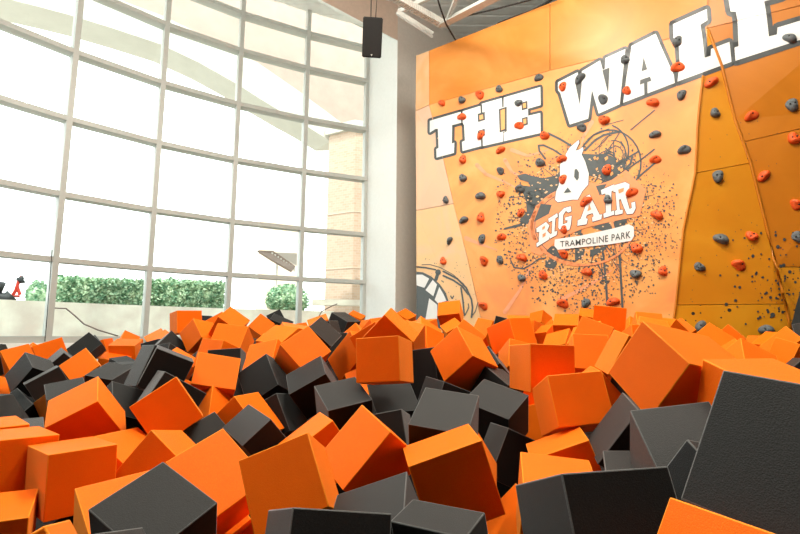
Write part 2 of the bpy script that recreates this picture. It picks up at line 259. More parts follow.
 ('O', 'orange foam block leaning on the upright box by the second mullion', (-1.6973, 4.3940, -0.0337), (0.4664, 0.1105, -0.6483, 0.5915), (0.2118, 0.1921, 0.2135)),
 ('O', 'upright orange foam box standing before the planter wall by the second mullion', (-1.9562, 4.6965, 0.0922), (-0.6317, 0.6897, 0.2734, -0.2247), (0.2203, 0.2000, 0.2010)),
 ('O', 'small pale orange foam face between the leaning block and the one with darker side', (-1.2688, 3.6231, -0.1668), (-0.5743, 0.7873, -0.1984, 0.1050), (0.2000, 0.2000, 0.2000)),
 ('G', 'small pale grey foam face left above the upright nearly square orange face', (-1.5760, 4.1797, -0.2828), (0.1907, -0.3517, -0.5038, 0.7656), (0.2000, 0.2000, 0.2000)),
 ('G', 'black foam triangle with pale left strip below the second mullion', (-1.9642, 4.3673, -0.1499), (0.3919, -0.5333, 0.7480, -0.0491), (0.2000, 0.2000, 0.2000)),
 ('O', "small light orange foam strip right of the black triangle's foot", (-1.5907, 3.7235, -0.2542), (0.0606, -0.9577, -0.0814, 0.2692), (0.2000, 0.2000, 0.2000)),
 ('G', 'dark foam face with narrow pale top edge sloping right at middle left', (-1.1845, 2.6396, -0.1962), (-0.6683, 0.6861, 0.0077, -0.2873), (0.1884, 0.1999, 0.1886)),
 ('G', 'grey foam face with white outline leaning left of the black sloping face', (-1.3253, 2.8264, -0.2062), (0.3067, -0.2292, -0.5125, 0.7686), (0.1888, 0.2272, 0.1884)),
 ('G', 'small dark peak of foam behind the narrow pale top edge', (-1.7756, 3.9310, -0.2133), (0.0615, -0.1270, -0.5174, 0.8440), (0.1946, 0.1774, 0.2196)),
 ('G', 'grey foam block with pale slanted left strip right behind the left tilted orange square', (-1.0818, 2.4758, -0.3143), (-0.5872, 0.7189, 0.0254, -0.3710), (0.2193, 0.1884, 0.1881)),
 ('G', 'small charcoal foam block right behind the roof tilted orange block', (-1.3858, 2.6001, -0.4035), (-0.2741, 0.8380, 0.3524, -0.3138), (0.2000, 0.2000, 0.2000)),
 ('G', 'foam block with broad pale grey top behind the roof tilted orange block', (-1.8458, 3.3196, -0.3342), (0.7057, 0.1572, -0.0413, 0.6896), (0.2445, 0.1703, 0.2000)),
 ('G', 'foam block with pale grey top and dark triangular left face, before the flat orange box', (-3.0141, 5.6334, -0.3794), (-0.8388, -0.1550, -0.0426, -0.5201), (0.2000, 0.1767, 0.1884)),
 ('O', 'orange foam block with light thin top under the flat orange box by the first bay', (-3.2870, 5.9982, -0.3692), (0.9784, 0.1713, 0.0876, 0.0761), (0.2965, 0.1988, 0.2000)),
 ('O', 'flat orange foam box with light top between the first and second mullion', (-3.2491, 6.1539, -0.2132), (0.0085, 0.0491, -0.9855, -0.1624), (0.2989, 0.2417, 0.2124)),
 ('O', 'pale orange foam peak behind the flat orange box at the sill', (-3.4432, 6.5241, -0.1362), (0.2092, -0.9153, -0.2069, 0.2752), (0.2000, 0.2000, 0.2000)),
 ('O', 'pale orange foam wedge below the second mullion, left one of two', (-2.7381, 5.8464, -0.1006), (0.2561, 0.2298, 0.1710, -0.9232), (0.2016, 0.2000, 0.2000)),
 ('O', 'orange foam wedge below the second mullion, right one of two', (-2.3119, 5.0567, -0.1194), (-0.2856, -0.2619, -0.1793, 0.9043), (0.2000, 0.2000, 0.2000)),
 ('G', 'thin dark foam edge in front of the two orange wedges', (-2.1518, 4.6349, -0.1699), (0.6861, -0.6987, 0.0439, -0.1979), (0.2000, 0.2000, 0.2000)),
 ('G', 'grey foam block leaning before the sill just right of the first mullion', (-3.4789, 5.7436, -0.1963), (0.7265, 0.4981, -0.1638, 0.4441), (0.2854, 0.2139, 0.1822)),
 ('G', 'dark foam corner behind the grey block right of the first mullion', (-3.7103, 6.2077, -0.1866), (-0.0236, 0.8586, 0.2150, -0.4648), (0.2000, 0.2000, 0.2000)),
 ('O', 'orange foam block with bright square face before the grey block near the first mullion', (-2.1300, 3.5402, -0.2744), (-0.8049, -0.4298, 0.2007, -0.3567), (0.1866, 0.2019, 0.2000)),
 ('G', 'small black foam corner between three blocks under the first mullion', (-2.3853, 3.6675, -0.2649), (0.4460, 0.0576, 0.7559, -0.4758), (0.2000, 0.2000, 0.2000)),
 ('O', 'orange foam block below the first mullion with sloping top edge', (-2.7074, 4.0010, -0.1814), (-0.4059, 0.1319, -0.6343, 0.6446), (0.2000, 0.2000, 0.2000)),
 ('O', 'orange foam block at the left edge just below the window sill', (-2.8270, 3.8003, -0.2408), (-0.5328, 0.2144, -0.4863, 0.6585), (0.2000, 0.2000, 0.2000)),
 ('G', 'grey foam block at far left with two grey faces meeting in a ridge', (-2.3610, 3.3467, -0.2799), (0.3912, 0.0220, -0.5718, 0.7207), (0.1887, 0.1885, 0.1774)),
 ('G', 'black foam block with pale top edge sloping up right at far left', (-2.1252, 3.1770, -0.3417), (-0.6975, 0.5880, 0.4077, -0.0377), (0.1908, 0.2000, 0.2002)),
 ('G', "black foam block with thin white outline behind the roof tilted orange block's left slope", (-1.7559, 2.7749, -0.3781), (-0.1913, 0.9292, 0.3142, 0.0369), (0.1772, 0.1883, 0.1884)),
 ('G', 'charcoal foam diamond at the left edge above the flat orange tops', (-2.2300, 3.0926, -0.5086), (0.8093, 0.3605, -0.2643, 0.3810), (0.2124, 0.2124, 0.2124)),
 ('O', 'small orange foam corner between the charcoal diamond and the white outlined block', (-1.9376, 3.0427, -0.4306), (0.7321, -0.5741, 0.0670, -0.3606), (0.2000, 0.2000, 0.2000)),
 ('O', 'orange foam corner cut by the left edge above the charcoal diamond', (-2.6468, 3.3179, -0.4107), (-0.5172, 0.3488, -0.2651, 0.7353), (0.2000, 0.2000, 0.2000)),
 ('G', 'dark foam sliver cut by the left edge under the sill side orange block', (-2.1522, 2.5954, -0.1456), (-0.3200, 0.3087, -0.8814, 0.1597), (0.2000, 0.2000, 0.2000)),
 ('O', 'orange foam slope at right in front of the amber wall panel, left of two alike', (2.3264, 3.8629, -0.0617), (0.2704, 0.1509, 0.3905, -0.8669), (0.2000, 0.2000, 0.2000)),
 ('O', 'orange foam slope at right in front of the amber wall panel, right of two alike', (3.2345, 5.0301, -0.0226), (-0.0228, -0.4591, -0.5022, 0.7324), (0.2000, 0.2000, 0.2000)),
 ('O', 'small orange foam strip between the two slopes and the pale peaked block at right', (2.1342, 3.2938, -0.1733), (-0.2417, 0.3443, 0.1236, -0.8988), (0.2000, 0.2000, 0.2000)),
 ('O', 'pale peaked orange foam block right of the largest orange block', (1.8259, 2.7252, -0.1729), (0.3606, -0.4767, -0.2041, 0.7753), (0.2000, 0.2000, 0.2000)),
 ('O', 'small far orange foam block left of the light slanting one at right', (3.1436, 4.4727, -0.1255), (-0.3778, 0.7825, -0.4469, 0.2126), (0.2000, 0.2000, 0.2000)),
 ('O', 'light slanting orange foam block below the grey splatter at right', (2.9397, 4.0308, -0.0943), (-0.7949, -0.2279, 0.1126, 0.5509), (0.2000, 0.2000, 0.2000)),
 ('O', 'orange foam block with high peak near the right edge', (2.8428, 3.8315, -0.1112), (0.1228, -0.4128, -0.2334, 0.8718), (0.3116, 0.1774, 0.1774)),
 ('O', 'reddish orange foam block at the right edge in front of the high peak', (2.6948, 3.5378, -0.1456), (-0.0301, 0.5542, 0.1163, -0.8237), (0.2000, 0.2000, 0.2000)),
 ('G', 'dark foam corner at the right edge above the largest black slab', (2.0957, 2.7210, -0.2465), (0.1865, -0.3618, 0.0949, 0.9085), (0.2000, 0.2000, 0.2000)),
 ('G', 'far dark grey foam block at the right edge behind the high orange peak', (3.2105, 3.9920, -0.0128), (-0.2639, 0.9021, -0.2795, 0.1961), (0.2000, 0.2000, 0.2000)),
 ('O', 'small dark orange foam peak at the amber panel foot, beside the low grey hold', (2.7914, 5.0953, 0.0169), (-0.0495, -0.2829, -0.3537, 0.8902), (0.2000, 0.2000, 0.2000)),
 ('O', 'small dark orange foam peak at the amber panel foot with a light left face', (2.3535, 4.4904, 0.0212), (-0.3415, -0.2489, -0.6971, 0.5792), (0.2000, 0.2000, 0.2000)),
 ('O', 'orange foam slab edge behind the largest orange block, lower of two', (1.8945, 3.8653, 0.0192), (0.1496, -0.9690, 0.1835, 0.0701), (0.1997, 0.2007, 0.2000)),
 ('G', 'pale grey foam block before the planter wall beside the far triangular dark face', (-1.5190, 6.4791, 0.0839), (0.7014, -0.0126, 0.2853, -0.6531), (0.2003, 0.2674, 0.2000)),
 ('G', 'dark foam with a pale tip beside the corner balanced orange block', (0.5513, 3.1673, -0.2355), (-0.4135, 0.4888, 0.7521, -0.1564), (0.2000, 0.2000, 0.2000)),
 ('G', 'charcoal foam block with lighter left face right behind the centre foreground orange block', (0.4886, 2.2902, -0.5265), (-0.6562, 0.7200, -0.0890, -0.2075), (0.2124, 0.2124, 0.2097)),
]
for i, (col, label, c, q, d) in enumerate(BLOCKS):
    block(*c, q, d, col, label, 'orange and charcoal foam blocks filling the pit', i)
BURIED = [
 ('O', (-0.431, 1.371, -0.680), (0.992, -0.075, 0.051, 0.089), (0.200, 0.200, 0.200)),
 ('O', (-0.623, 1.845, -0.659), (-0.177, 0.356, 0.824, 0.404), (0.200, 0.200, 0.200)),
 ('G', (-1.193, 2.032, -0.679), (-0.855, -0.071, -0.410, -0.308), (0.200, 0.200, 0.200)),
 ('O', (0.758, 2.709, -0.469), (0.641, 0.253, 0.545, -0.477), (0.200, 0.200, 0.200)),
 ('G', (2.953, 3.495, -0.206), (0.319, -0.079, 0.557, -0.763), (0.200, 0.200, 0.200)),
 ('G', (-1.027, 3.164, -0.389), (-0.460, -0.707, -0.111, 0.525), (0.200, 0.200, 0.200)),
 ('O', (0.716, 2.949, -0.352), (-0.033, -0.645, -0.042, 0.762), (0.200, 0.200, 0.200)),
 ('O', (-0.354, 1.658, -0.650), (-0.912, 0.076, 0.343, 0.211), (0.200, 0.200, 0.200)),
 ('O', (-3.712, 6.463, -0.203), (-0.089, -0.704, -0.689, -0.144), (0.200, 0.200, 0.200)),
 ('G', (0.825, 3.981, 0.018), (-0.384, -0.465, -0.474, 0.641), (0.200, 0.200, 0.200)),
 ('G', (0.474, 2.554, -0.676), (0.354, 0.707, 0.537, 0.294), (0.200, 0.200, 0.200)),
 ('O', (-1.320, 2.770, -0.516), (-0.574, 0.625, -0.501, -0.172), (0.200, 0.200, 0.200)),
 ('O', (-2.950, 3.956, -0.354), (-0.672, -0.336, -0.650, 0.115), (0.200, 0.200, 0.200)),
 ('G', (-0.270, 2.373, -0.647), (0.611, 0.131, 0.335, 0.705), (0.200, 0.200, 0.200)),
 ('O', (-1.323, 3.309, -0.427), (0.045, -0.268, 0.568, -0.777), (0.200, 0.200, 0.200)),
 ('G', (1.241, 2.696, -0.274), (0.779, 0.248, 0.162, -0.553), (0.200, 0.200, 0.200)),
 ('G', (-1.184, 4.359, -0.180), (0.287, 0.368, 0.877, -0.113), (0.200, 0.200, 0.200)),
 ('G', (-1.924, 5.091, 0.047), (-0.587, 0.800, -0.114, 0.052), (0.200, 0.200, 0.200)),
 ('O', (1.225, 2.940, -0.255), (-0.731, -0.648, -0.108, -0.186), (0.200, 0.200, 0.200)),
 ('O', (2.201, 2.161, -0.162), (0.935, -0.121, -0.182, -0.280), (0.200, 0.200, 0.200)),
 ('O', (-0.885, 6.094, -0.109), (0.252, 0.526, -0.793, -0.175), (0.200, 0.200, 0.200)),
 ('G', (-1.433, 5.300, -0.288), (-0.265, -0.957, -0.071, 0.096), (0.200, 0.200, 0.200)),
 ('G', (1.325, 0.550, -0.572), (-0.101, -0.345, -0.043, -0.932), (0.200, 0.200, 0.200)),
 ('G', (-3.747, 1.697, -0.237), (-0.444, 0.706, 0.260, -0.487), (0.200, 0.200, 0.200)),
 ('O', (1.744, 0.565, -0.603), (-0.151, 0.160, -0.188, -0.957), (0.200, 0.200, 0.200)),
 ('G', (2.679, 0.654, -0.516), (-0.579, -0.453, 0.294, -0.611), (0.200, 0.200, 0.200)),
 ('O', (-1.839, 5.477, -0.245), (0.947, -0.268, -0.114, -0.139), (0.200, 0.200, 0.200)),
 ('G', (2.165, 1.886, -0.248), (-0.331, 0.279, 0.901, 0.036), (0.200, 0.200, 0.200)),
 ('O', (-3.943, 1.407, -0.385), (-0.734, -0.262, 0.538, 0.321), (0.200, 0.200, 0.200)),
 ('O', (1.785, 2.933, -0.334), (0.752, -0.182, 0.261, -0.577), (0.200, 0.200, 0.200)),
 ('O', (2.809, 2.460, -0.221), (0.020, 0.845, 0.200, -0.496), (0.200, 0.200, 0.200)),
 ('G', (0.263, 5.483, -0.176), (0.057, -0.503, -0.167, 0.846), (0.200, 0.200, 0.200)),
 ('G', (-3.314, 1.731, -0.308), (0.247, -0.558, 0.523, 0.594), (0.200, 0.200, 0.200)),
 ('G', (4.039, 1.376, -0.417), (0.426, 0.581, 0.673, -0.164), (0.200, 0.200, 0.200)),
 ('G', (0.702, 5.854, -0.118), (-0.052, 0.397, 0.913, 0.071), (0.200, 0.200, 0.200)),
 ('O', (0.700, 0.999, -0.648), (0.219, -0.294, 0.778, -0.510), (0.200, 0.200, 0.200)),
 ('G', (-1.373, 4.560, -0.250), (0.456, 0.865, 0.183, -0.101), (0.200, 0.200, 0.200)),
 ('G', (2.951, 3.137, -0.026), (-0.019, 0.652, 0.731, -0.199), (0.200, 0.200, 0.200)),
 ('G', (3.377, 0.684, -0.573), (0.346, -0.345, -0.189, 0.852), (0.200, 0.200, 0.200)),
 ('O', (1.523, 5.177, -0.192), (-0.222, 0.482, -0.336, -0.778), (0.200, 0.200, 0.200)),
 ('G', (-1.731, 0.537, -0.605), (0.224, -0.473, 0.852, 0.015), (0.200, 0.200, 0.200)),
 ('G', (0.862, 0.823, -0.448), (-0.163, 0.914, 0.361, 0.086), (0.200, 0.200, 0.200)),
 ('G', (-3.161, 2.156, -0.243), (0.988, 0.114, 0.067, 0.080), (0.200, 0.200, 0.200)),
 ('O', (-0.082, 5.526, -0.197), (0.137, -0.051, 0.310, 0.939), (0.200, 0.200, 0.200)),
 ('G', (-3.684, 2.955, -0.124), (-0.315, 0.863, 0.036, 0.393), (0.200, 0.200, 0.200)),
 ('O', (1.311, 1.759, -0.509), (0.088, -0.088, -0.890, -0.438), (0.200, 0.200, 0.200)),
 ('G', (-0.796, 3.600, -0.283), (0.665, -0.038, -0.647, -0.371), (0.200, 0.200, 0.200)),
 ('O', (3.963, 2.997, -0.023), (-0.327, 0.499, 0.083, 0.798), (0.200, 0.200, 0.200)),
 ('O', (-0.863, 0.510, -0.529), (-0.817, -0.315, -0.388, 0.288), (0.200, 0.200, 0.200)),
 ('O', (-2.451, 0.581, -0.529), (0.648, 0.009, 0.672, -0.359), (0.200, 0.200, 0.200)),
 ('G', (1.525, 3.671, -0.222), (-0.798, -0.299, -0.380, -0.359), (0.200, 0.200, 0.200)),
 ('O', (3.422, 1.444, -0.310), (-0.666, -0.579, -0.324, -0.340), (0.200, 0.200, 0.200)),
 ('G', (-3.237, 2.656, -0.133), (0.237, -0.443, 0.834, 0.228), (0.200, 0.200, 0.200)),
 ('G', (-1.349, 0.677, -0.623), (0.400, -0.173, 0.758, -0.486), (0.200, 0.200, 0.200)),
 ('O', (1.993, 4.479, -0.281), (0.525, -0.401, -0.393, 0.640), (0.200, 0.200, 0.200)),
 ('G', (1.380, 2.505, -0.440), (0.331, 0.732, 0.032, 0.595), (0.200, 0.200, 0.200)),
 ('G', (-0.060, 5.806, -0.251), (-0.431, -0.413, 0.666, 0.448), (0.200, 0.200, 0.200)),
 ('G', (3.063, 2.584, -0.207), (0.013, -0.593, -0.380, -0.710), (0.200, 0.200, 0.200)),
 ('O', (-1.755, 4.689, -0.212), (0.230, 0.728, 0.595, 0.252), (0.200, 0.200, 0.200)),
 ('O', (1.563, 0.860, -0.503), (0.441, -0.067, -0.894, 0.039), (0.200, 0.200, 0.200)),
 ('O', (-0.034, 4.319, -0.166), (-0.532, 0.261, -0.203, -0.780), (0.200, 0.200, 0.200)),
 ('O', (1.204, 5.221, -0.268), (-0.267, -0.880, -0.390, 0.058), (0.200, 0.200, 0.200)),
 ('G', (0.410, 6.058, -0.141), (0.234, -0.715, -0.647, -0.123), (0.200, 0.200, 0.200)),
 ('O', (-4.162, 1.942, -0.286), (0.881, -0.295, 0.196, -0.313), (0.200, 0.200, 0.200)),
 ('O', (1.916, 1.693, -0.348), (-0.275, 0.219, 0.804, 0.479), (0.200, 0.200, 0.200)),
 ('G', (-2.754, 2.038, -0.145), (-0.752, 0.588, -0.039, -0.297), (0.200, 0.200, 0.200)),
 ('O', (2.283, 2.421, -0.108), (-0.352, -0.499, -0.123, -0.783), (0.200, 0.200, 0.200)),
 ('O', (3.547, 3.238, -0.059), (-0.783, -0.055, -0.395, 0.477), (0.200, 0.200, 0.200)),
 ('O', (1.929, 5.013, -0.112), (-0.307, -0.136, -0.368, 0.867), (0.200, 0.200, 0.200)),
 ('G', (2.906, 1.639, -0.266), (-0.419, -0.408, -0.174, -0.793), (0.200, 0.200, 0.200)),
 ('G', (-3.323, 1.263, -0.419), (0.417, 0.390, -0.565, 0.596), (0.200, 0.200, 0.200)),
 ('G', (3.001, 1.973, -0.173), (0.031, 0.371, -0.510, 0.776), (0.200, 0.200, 0.200)),
 ('G', (-2.904, 1.564, -0.349), (0.262, 0.575, -0.770, 0.089), (0.200, 0.200, 0.200)),
 ('G', (3.791, 0.831, -0.561), (-0.522, -0.141, -0.107, -0.834), (0.200, 0.200, 0.200)),
 ('G', (4.128, 2.318, -0.159), (0.711, -0.352, 0.532, 0.296), (0.200, 0.200, 0.200)),
 ('G', (-2.590, 0.945, -0.549), (0.493, 0.810, -0.230, 0.221), (0.200, 0.200, 0.200)),
 ('G', (1.590, 4.823, -0.277), (0.587, -0.333, -0.125, -0.727), (0.200, 0.200, 0.200)),
 ('O', (0.521, 5.304, -0.194), (0.796, -0.046, 0.193, -0.572), (0.200, 0.200, 0.200)),
 ('G', (-3.793, 4.155, 0.056), (-0.514, -0.179, 0.739, 0.397), (0.200, 0.200, 0.200)),
 ('G', (-3.651, 2.154, -0.151), (0.076, -0.157, -0.650, 0.740), (0.200, 0.200, 0.200)),
 ('O', (3.755, 2.657, -0.166), (-0.035, 0.603, 0.560, 0.567), (0.200, 0.200, 0.200)),
 ('O', (3.874, 2.110, -0.123), (0.281, -0.561, 0.778, -0.040), (0.200, 0.200, 0.200)),
 ('G', (-3.084, 3.093, -0.022), (0.309, 0.007, -0.752, -0.582), (0.200, 0.200, 0.200)),
 ('G', (-0.179, 3.770, -0.280), (0.852, 0.481, -0.204, -0.030), (0.200, 0.200, 0.200)),
 ('O', (3.804, 3.340, -0.067), (0.178, -0.743, -0.645, 0.035), (0.200, 0.200, 0.200)),
 ('O', (-0.631, 5.274, -0.171), (0.814, 0.057, 0.453, 0.358), (0.200, 0.200, 0.200)),
 ('O', (3.455, 1.953, -0.188), (-0.687, 0.083, 0.639, -0.335), (0.200, 0.200, 0.200)),
 ('G', (1.669, 2.148, -0.449), (-0.567, 0.600, 0.259, 0.501), (0.200, 0.200, 0.200)),
 ('O', (-0.199, 5.148, -0.115), (-0.718, -0.393, -0.136, 0.558), (0.200, 0.200, 0.200)),
 ('O', (-2.214, 1.639, -0.327), (0.458, 0.718, 0.409, -0.328), (0.200, 0.200, 0.200)),
 ('G', (-0.978, 5.074, -0.223), (-0.061, 0.472, 0.600, -0.643), (0.200, 0.200, 0.200)),
 ('O', (1.600, 4.163, -0.261), (-0.467, -0.331, 0.461, 0.679), (0.200, 0.200, 0.200)),
 ('O', (0.767, 0.551, -0.544), (-0.038, 0.708, -0.704, 0.031), (0.200, 0.200, 0.200)),
 ('O', (2.140, 4.232, -0.247), (0.241, 0.826, -0.476, -0.182), (0.200, 0.200, 0.200)),
 ('O', (-3.871, 3.794, -0.005), (0.140, 0.614, -0.532, -0.566), (0.200, 0.200, 0.200)),
 ('O', (2.686, 2.705, -0.187), (-0.703, -0.279, 0.226, 0.614), (0.200, 0.200, 0.200)),
 ('G', (-1.171, 1.108, -0.415), (0.172, 0.042, -0.531, 0.829), (0.200, 0.200, 0.200)),
 ('O', (1.644, 2.711, -0.428), (0.285, -0.788, -0.012, 0.545), (0.200, 0.200, 0.200)),
 ('O', (-3.631, 1.061, -0.503), (-0.313, 0.639, -0.412, 0.570), (0.200, 0.200, 0.200)),
 ('O', (2.192, 2.964, -0.359), (0.117, -0.112, 0.885, 0.437), (0.200, 0.200, 0.200)),
 ('O', (-1.867, 0.860, -0.521), (0.712, 0.217, 0.266, 0.613), (0.200, 0.200, 0.200)),
 ('O', (1.303, 1.406, -0.346), (-0.452, -0.128, -0.098, 0.878), (0.200, 0.200, 0.200)),
 ('G', (-3.624, 2.517, -0.104), (0.582, -0.412, 0.347, -0.609), (0.200, 0.200, 0.200)),
 ('O', (0.908, 5.270, -0.241), (0.840, -0.284, -0.414, 0.207), (0.200, 0.200, 0.200)),
 ('G', (3.675, 3.960, -0.005), (0.358, -0.082, 0.480, 0.796), (0.200, 0.200, 0.200)),
 ('G', (0.975, 5.826, -0.159), (-0.431, -0.683, 0.229, -0.544), (0.200, 0.200, 0.200)),
 ('O', (-1.341, 6.054, -0.277), (-0.060, -0.950, -0.074, 0.298), (0.200, 0.200, 0.200)),
 ('O', (1.093, 0.688, -0.490), (0.378, -0.103, 0.121, -0.912), (0.200, 0.200, 0.200)),
 ('G', (3.742, 1.892, -0.241), (-0.128, 0.267, -0.116, -0.948), (0.200, 0.200, 0.200)),
 ('G', (2.075, 0.900, -0.474), (-0.373, -0.371, -0.401, 0.750), (0.200, 0.200, 0.200)),
 ('O', (-3.393, 2.230, -0.123), (0.321, 0.913, -0.223, -0.119), (0.200, 0.200, 0.200)),
 ('O', (-4.146, 0.775, -0.530), (-0.593, 0.094, -0.730, 0.327), (0.200, 0.200, 0.200)),
 ('O', (-3.045, 4.296, -0.258), (0.147, -0.277, 0.358, 0.879), (0.200, 0.200, 0.200)),
 ('G', (-3.840, 0.543, -0.575), (-0.111, -0.203, -0.788, 0.570), (0.200, 0.200, 0.200)),
 ('G', (-2.002, 5.119, -0.182), (-0.422, 0.682, -0.425, 0.419), (0.200, 0.200, 0.200)),
 ('G', (0.958, 1.998, -0.366), (0.029, -0.705, 0.041, 0.707), (0.200, 0.200, 0.200)),
 ('G', (3.963, 0.922, -0.411), (0.135, 0.167, 0.100, 0.971), (0.200, 0.200, 0.200)),
 ('O', (-2.280, 1.126, -0.404), (0.279, -0.667, -0.063, 0.688), (0.200, 0.200, 0.200)),
 ('G', (-2.585, 1.577, -0.291), (-0.179, -0.338, -0.367, 0.848), (0.200, 0.200, 0.200)),
 ('G', (-1.919, 5.804, -0.239), (-0.631, 0.356, 0.631, 0.278), (0.200, 0.200, 0.200)),
 ('O', (-0.239, 6.115, -0.273), (0.137, 0.708, 0.477, 0.501), (0.200, 0.200, 0.200)),
 ('O', (1.464, 3.285, -0.279), (0.449, -0.399, -0.800, -0.001), (0.200, 0.200, 0.200)),
 ('G', (2.591, 4.170, -0.288), (-0.090, 0.747, 0.224, -0.619), (0.200, 0.200, 0.200)),
 ('O', (2.806, 1.182, -0.457), (-0.121, 0.752, -0.566, -0.314), (0.200, 0.200, 0.200)),
 ('O', (2.715, 4.473, -0.093), (0.616, -0.762, -0.037, -0.198), (0.200, 0.200, 0.200)),
 ('G', (-3.333, 3.699, -0.004), (0.373, -0.704, 0.391, -0.462), (0.200, 0.200, 0.200)),
 ('G', (2.595, 3.108, -0.375), (0.409, -0.233, -0.271, -0.840), (0.200, 0.200, 0.200)),
 ('G', (3.388, 2.540, -0.140), (-0.644, -0.716, 0.227, 0.144), (0.200, 0.200, 0.200)),
 ('G', (-2.451, 2.026, -0.205), (-0.232, -0.138, -0.149, 0.951), (0.200, 0.200, 0.200)),
 ('O', (0.536, 3.728, -0.193), (0.064, -0.329, 0.486, 0.807), (0.200, 0.200, 0.200)),
 ('G', (-4.146, 1.088, -0.429), (0.613, -0.337, 0.385, -0.602), (0.200, 0.200, 0.200)),
 ('G', (-1.773, 1.798, -0.261), (0.390, 0.741, -0.537, 0.099), (0.200, 0.200, 0.200)),
 ('G', (-0.361, 4.410, -0.168), (-0.615, 0.711, -0.308, 0.149), (0.200, 0.200, 0.200)),
 ('O', (-1.344, 5.079, -0.167), (-0.042, 0.342, -0.206, 0.916), (0.200, 0.200, 0.200)),
 ('G', (2.120, 1.188, -0.343), (-0.405, -0.115, -0.450, 0.787), (0.200, 0.200, 0.200)),
 ('G', (3.203, 4.149, -0.232), (-0.220, 0.770, -0.232, 0.552), (0.200, 0.200, 0.200)),
 ('G', (2.491, 4.700, -0.264), (-0.711, 0.143, 0.582, -0.368), (0.200, 0.200, 0.200)),
 ('O', (-0.973, 4.310, -0.087), (0.147, 0.472, 0.770, -0.403), (0.200, 0.200, 0.200)),
 ('G', (-1.727, 5.282, -0.119), (-0.284, 0.674, -0.303, 0.611), (0.200, 0.200, 0.200)),
 ('O', (-1.822, 1.459, -0.313), (-0.362, -0.760, 0.253, 0.477), (0.200, 0.200, 0.200)),
 ('O', (1.299, 4.471, -0.266), (-0.247, -0.894, -0.114, 0.355), (0.200, 0.200, 0.200)),
 ('O', (1.805, 2.465, -0.371), (0.401, 0.112, -0.768, -0.487), (0.200, 0.200, 0.200)),
 ('G', (0.786, 4.235, -0.277), (0.827, 0.442, 0.170, -0.304), (0.200, 0.200, 0.200)),
 ('G', (3.686, 1.119, -0.396), (-0.442, 0.092, -0.690, 0.565), (0.200, 0.200, 0.200)),
]
for i, (col, c, q, d) in enumerate(BURIED):
    block(*c, q, d, col, ('orange' if col == 'O' else 'charcoal')+' foam block buried low between the top blocks of the pit, almost out of sight', 'buried '+('orange' if col == 'O' else 'charcoal')+' foam blocks', 900+i)

# black net that carries the foam, hanging in folds right under the lowest blocks
bpy.context.view_layer.update()
cell = .12; lows = {}
for o in [q for q in COL.objects if q.name.startswith('foam_block')]:
    R = o.rotation_quaternion.to_matrix(); co_ = [o.location+R @ Vector(c) for c in o.bound_box]
    zm = min(c.z for c in co_); xs = [c.x for c in co_]; ys = [c.y for c in co_]
    for i in range(math.floor(min(xs)/cell)-0, math.ceil(max(xs)/cell)+1):
        for j in range(math.floor(min(ys)/cell)-0, math.ceil(max(ys)/cell)+1):
            lows[i, j] = min(lows.get((i, j), 9), zm-.012)
for _ in range(3):
    add = {}
    for (i, j) in list(lows):
        for di in (-1, 0, 1):
            for dj in (-1, 0, 1):
                k = (i+di, j+dj)
                if k not in lows: add[k] = min(add.get(k, 9), lows[i, j])
    lows.update(add)
bm = bmesh.new(); vv = {k: bm.verts.new((k[0]*cell, k[1]*cell, max(z, .02))) for k, z in lows.items()}
for (i, j) in lows:
    q = [vv.get(k) for k in ((i, j), (i+1, j), (i+1, j+1), (i, j+1))]
    if all(q) and all(math.sin(-.5934)*((i+a_)*cell-.225)-math.cos(.5934)*((j+b2)*cell-7.3) > .02 for a_ in (0, 1) for b2 in (0, 1)) and (i*cell+.667)*.613-((j+1)*cell-9.38)*.79 > .35 and i*cell > -5.9: bm.faces.new(q)
for v in [v for v in bm.verts if not v.link_faces]: bm.verts.remove(v)
tag(from_bm('pit_net', bm, plain('black_net', (.012, .012, .012), .8, 0, .2)), 'black net sagging beneath the foam blocks, glimpsed only in deep gaps', 'net')

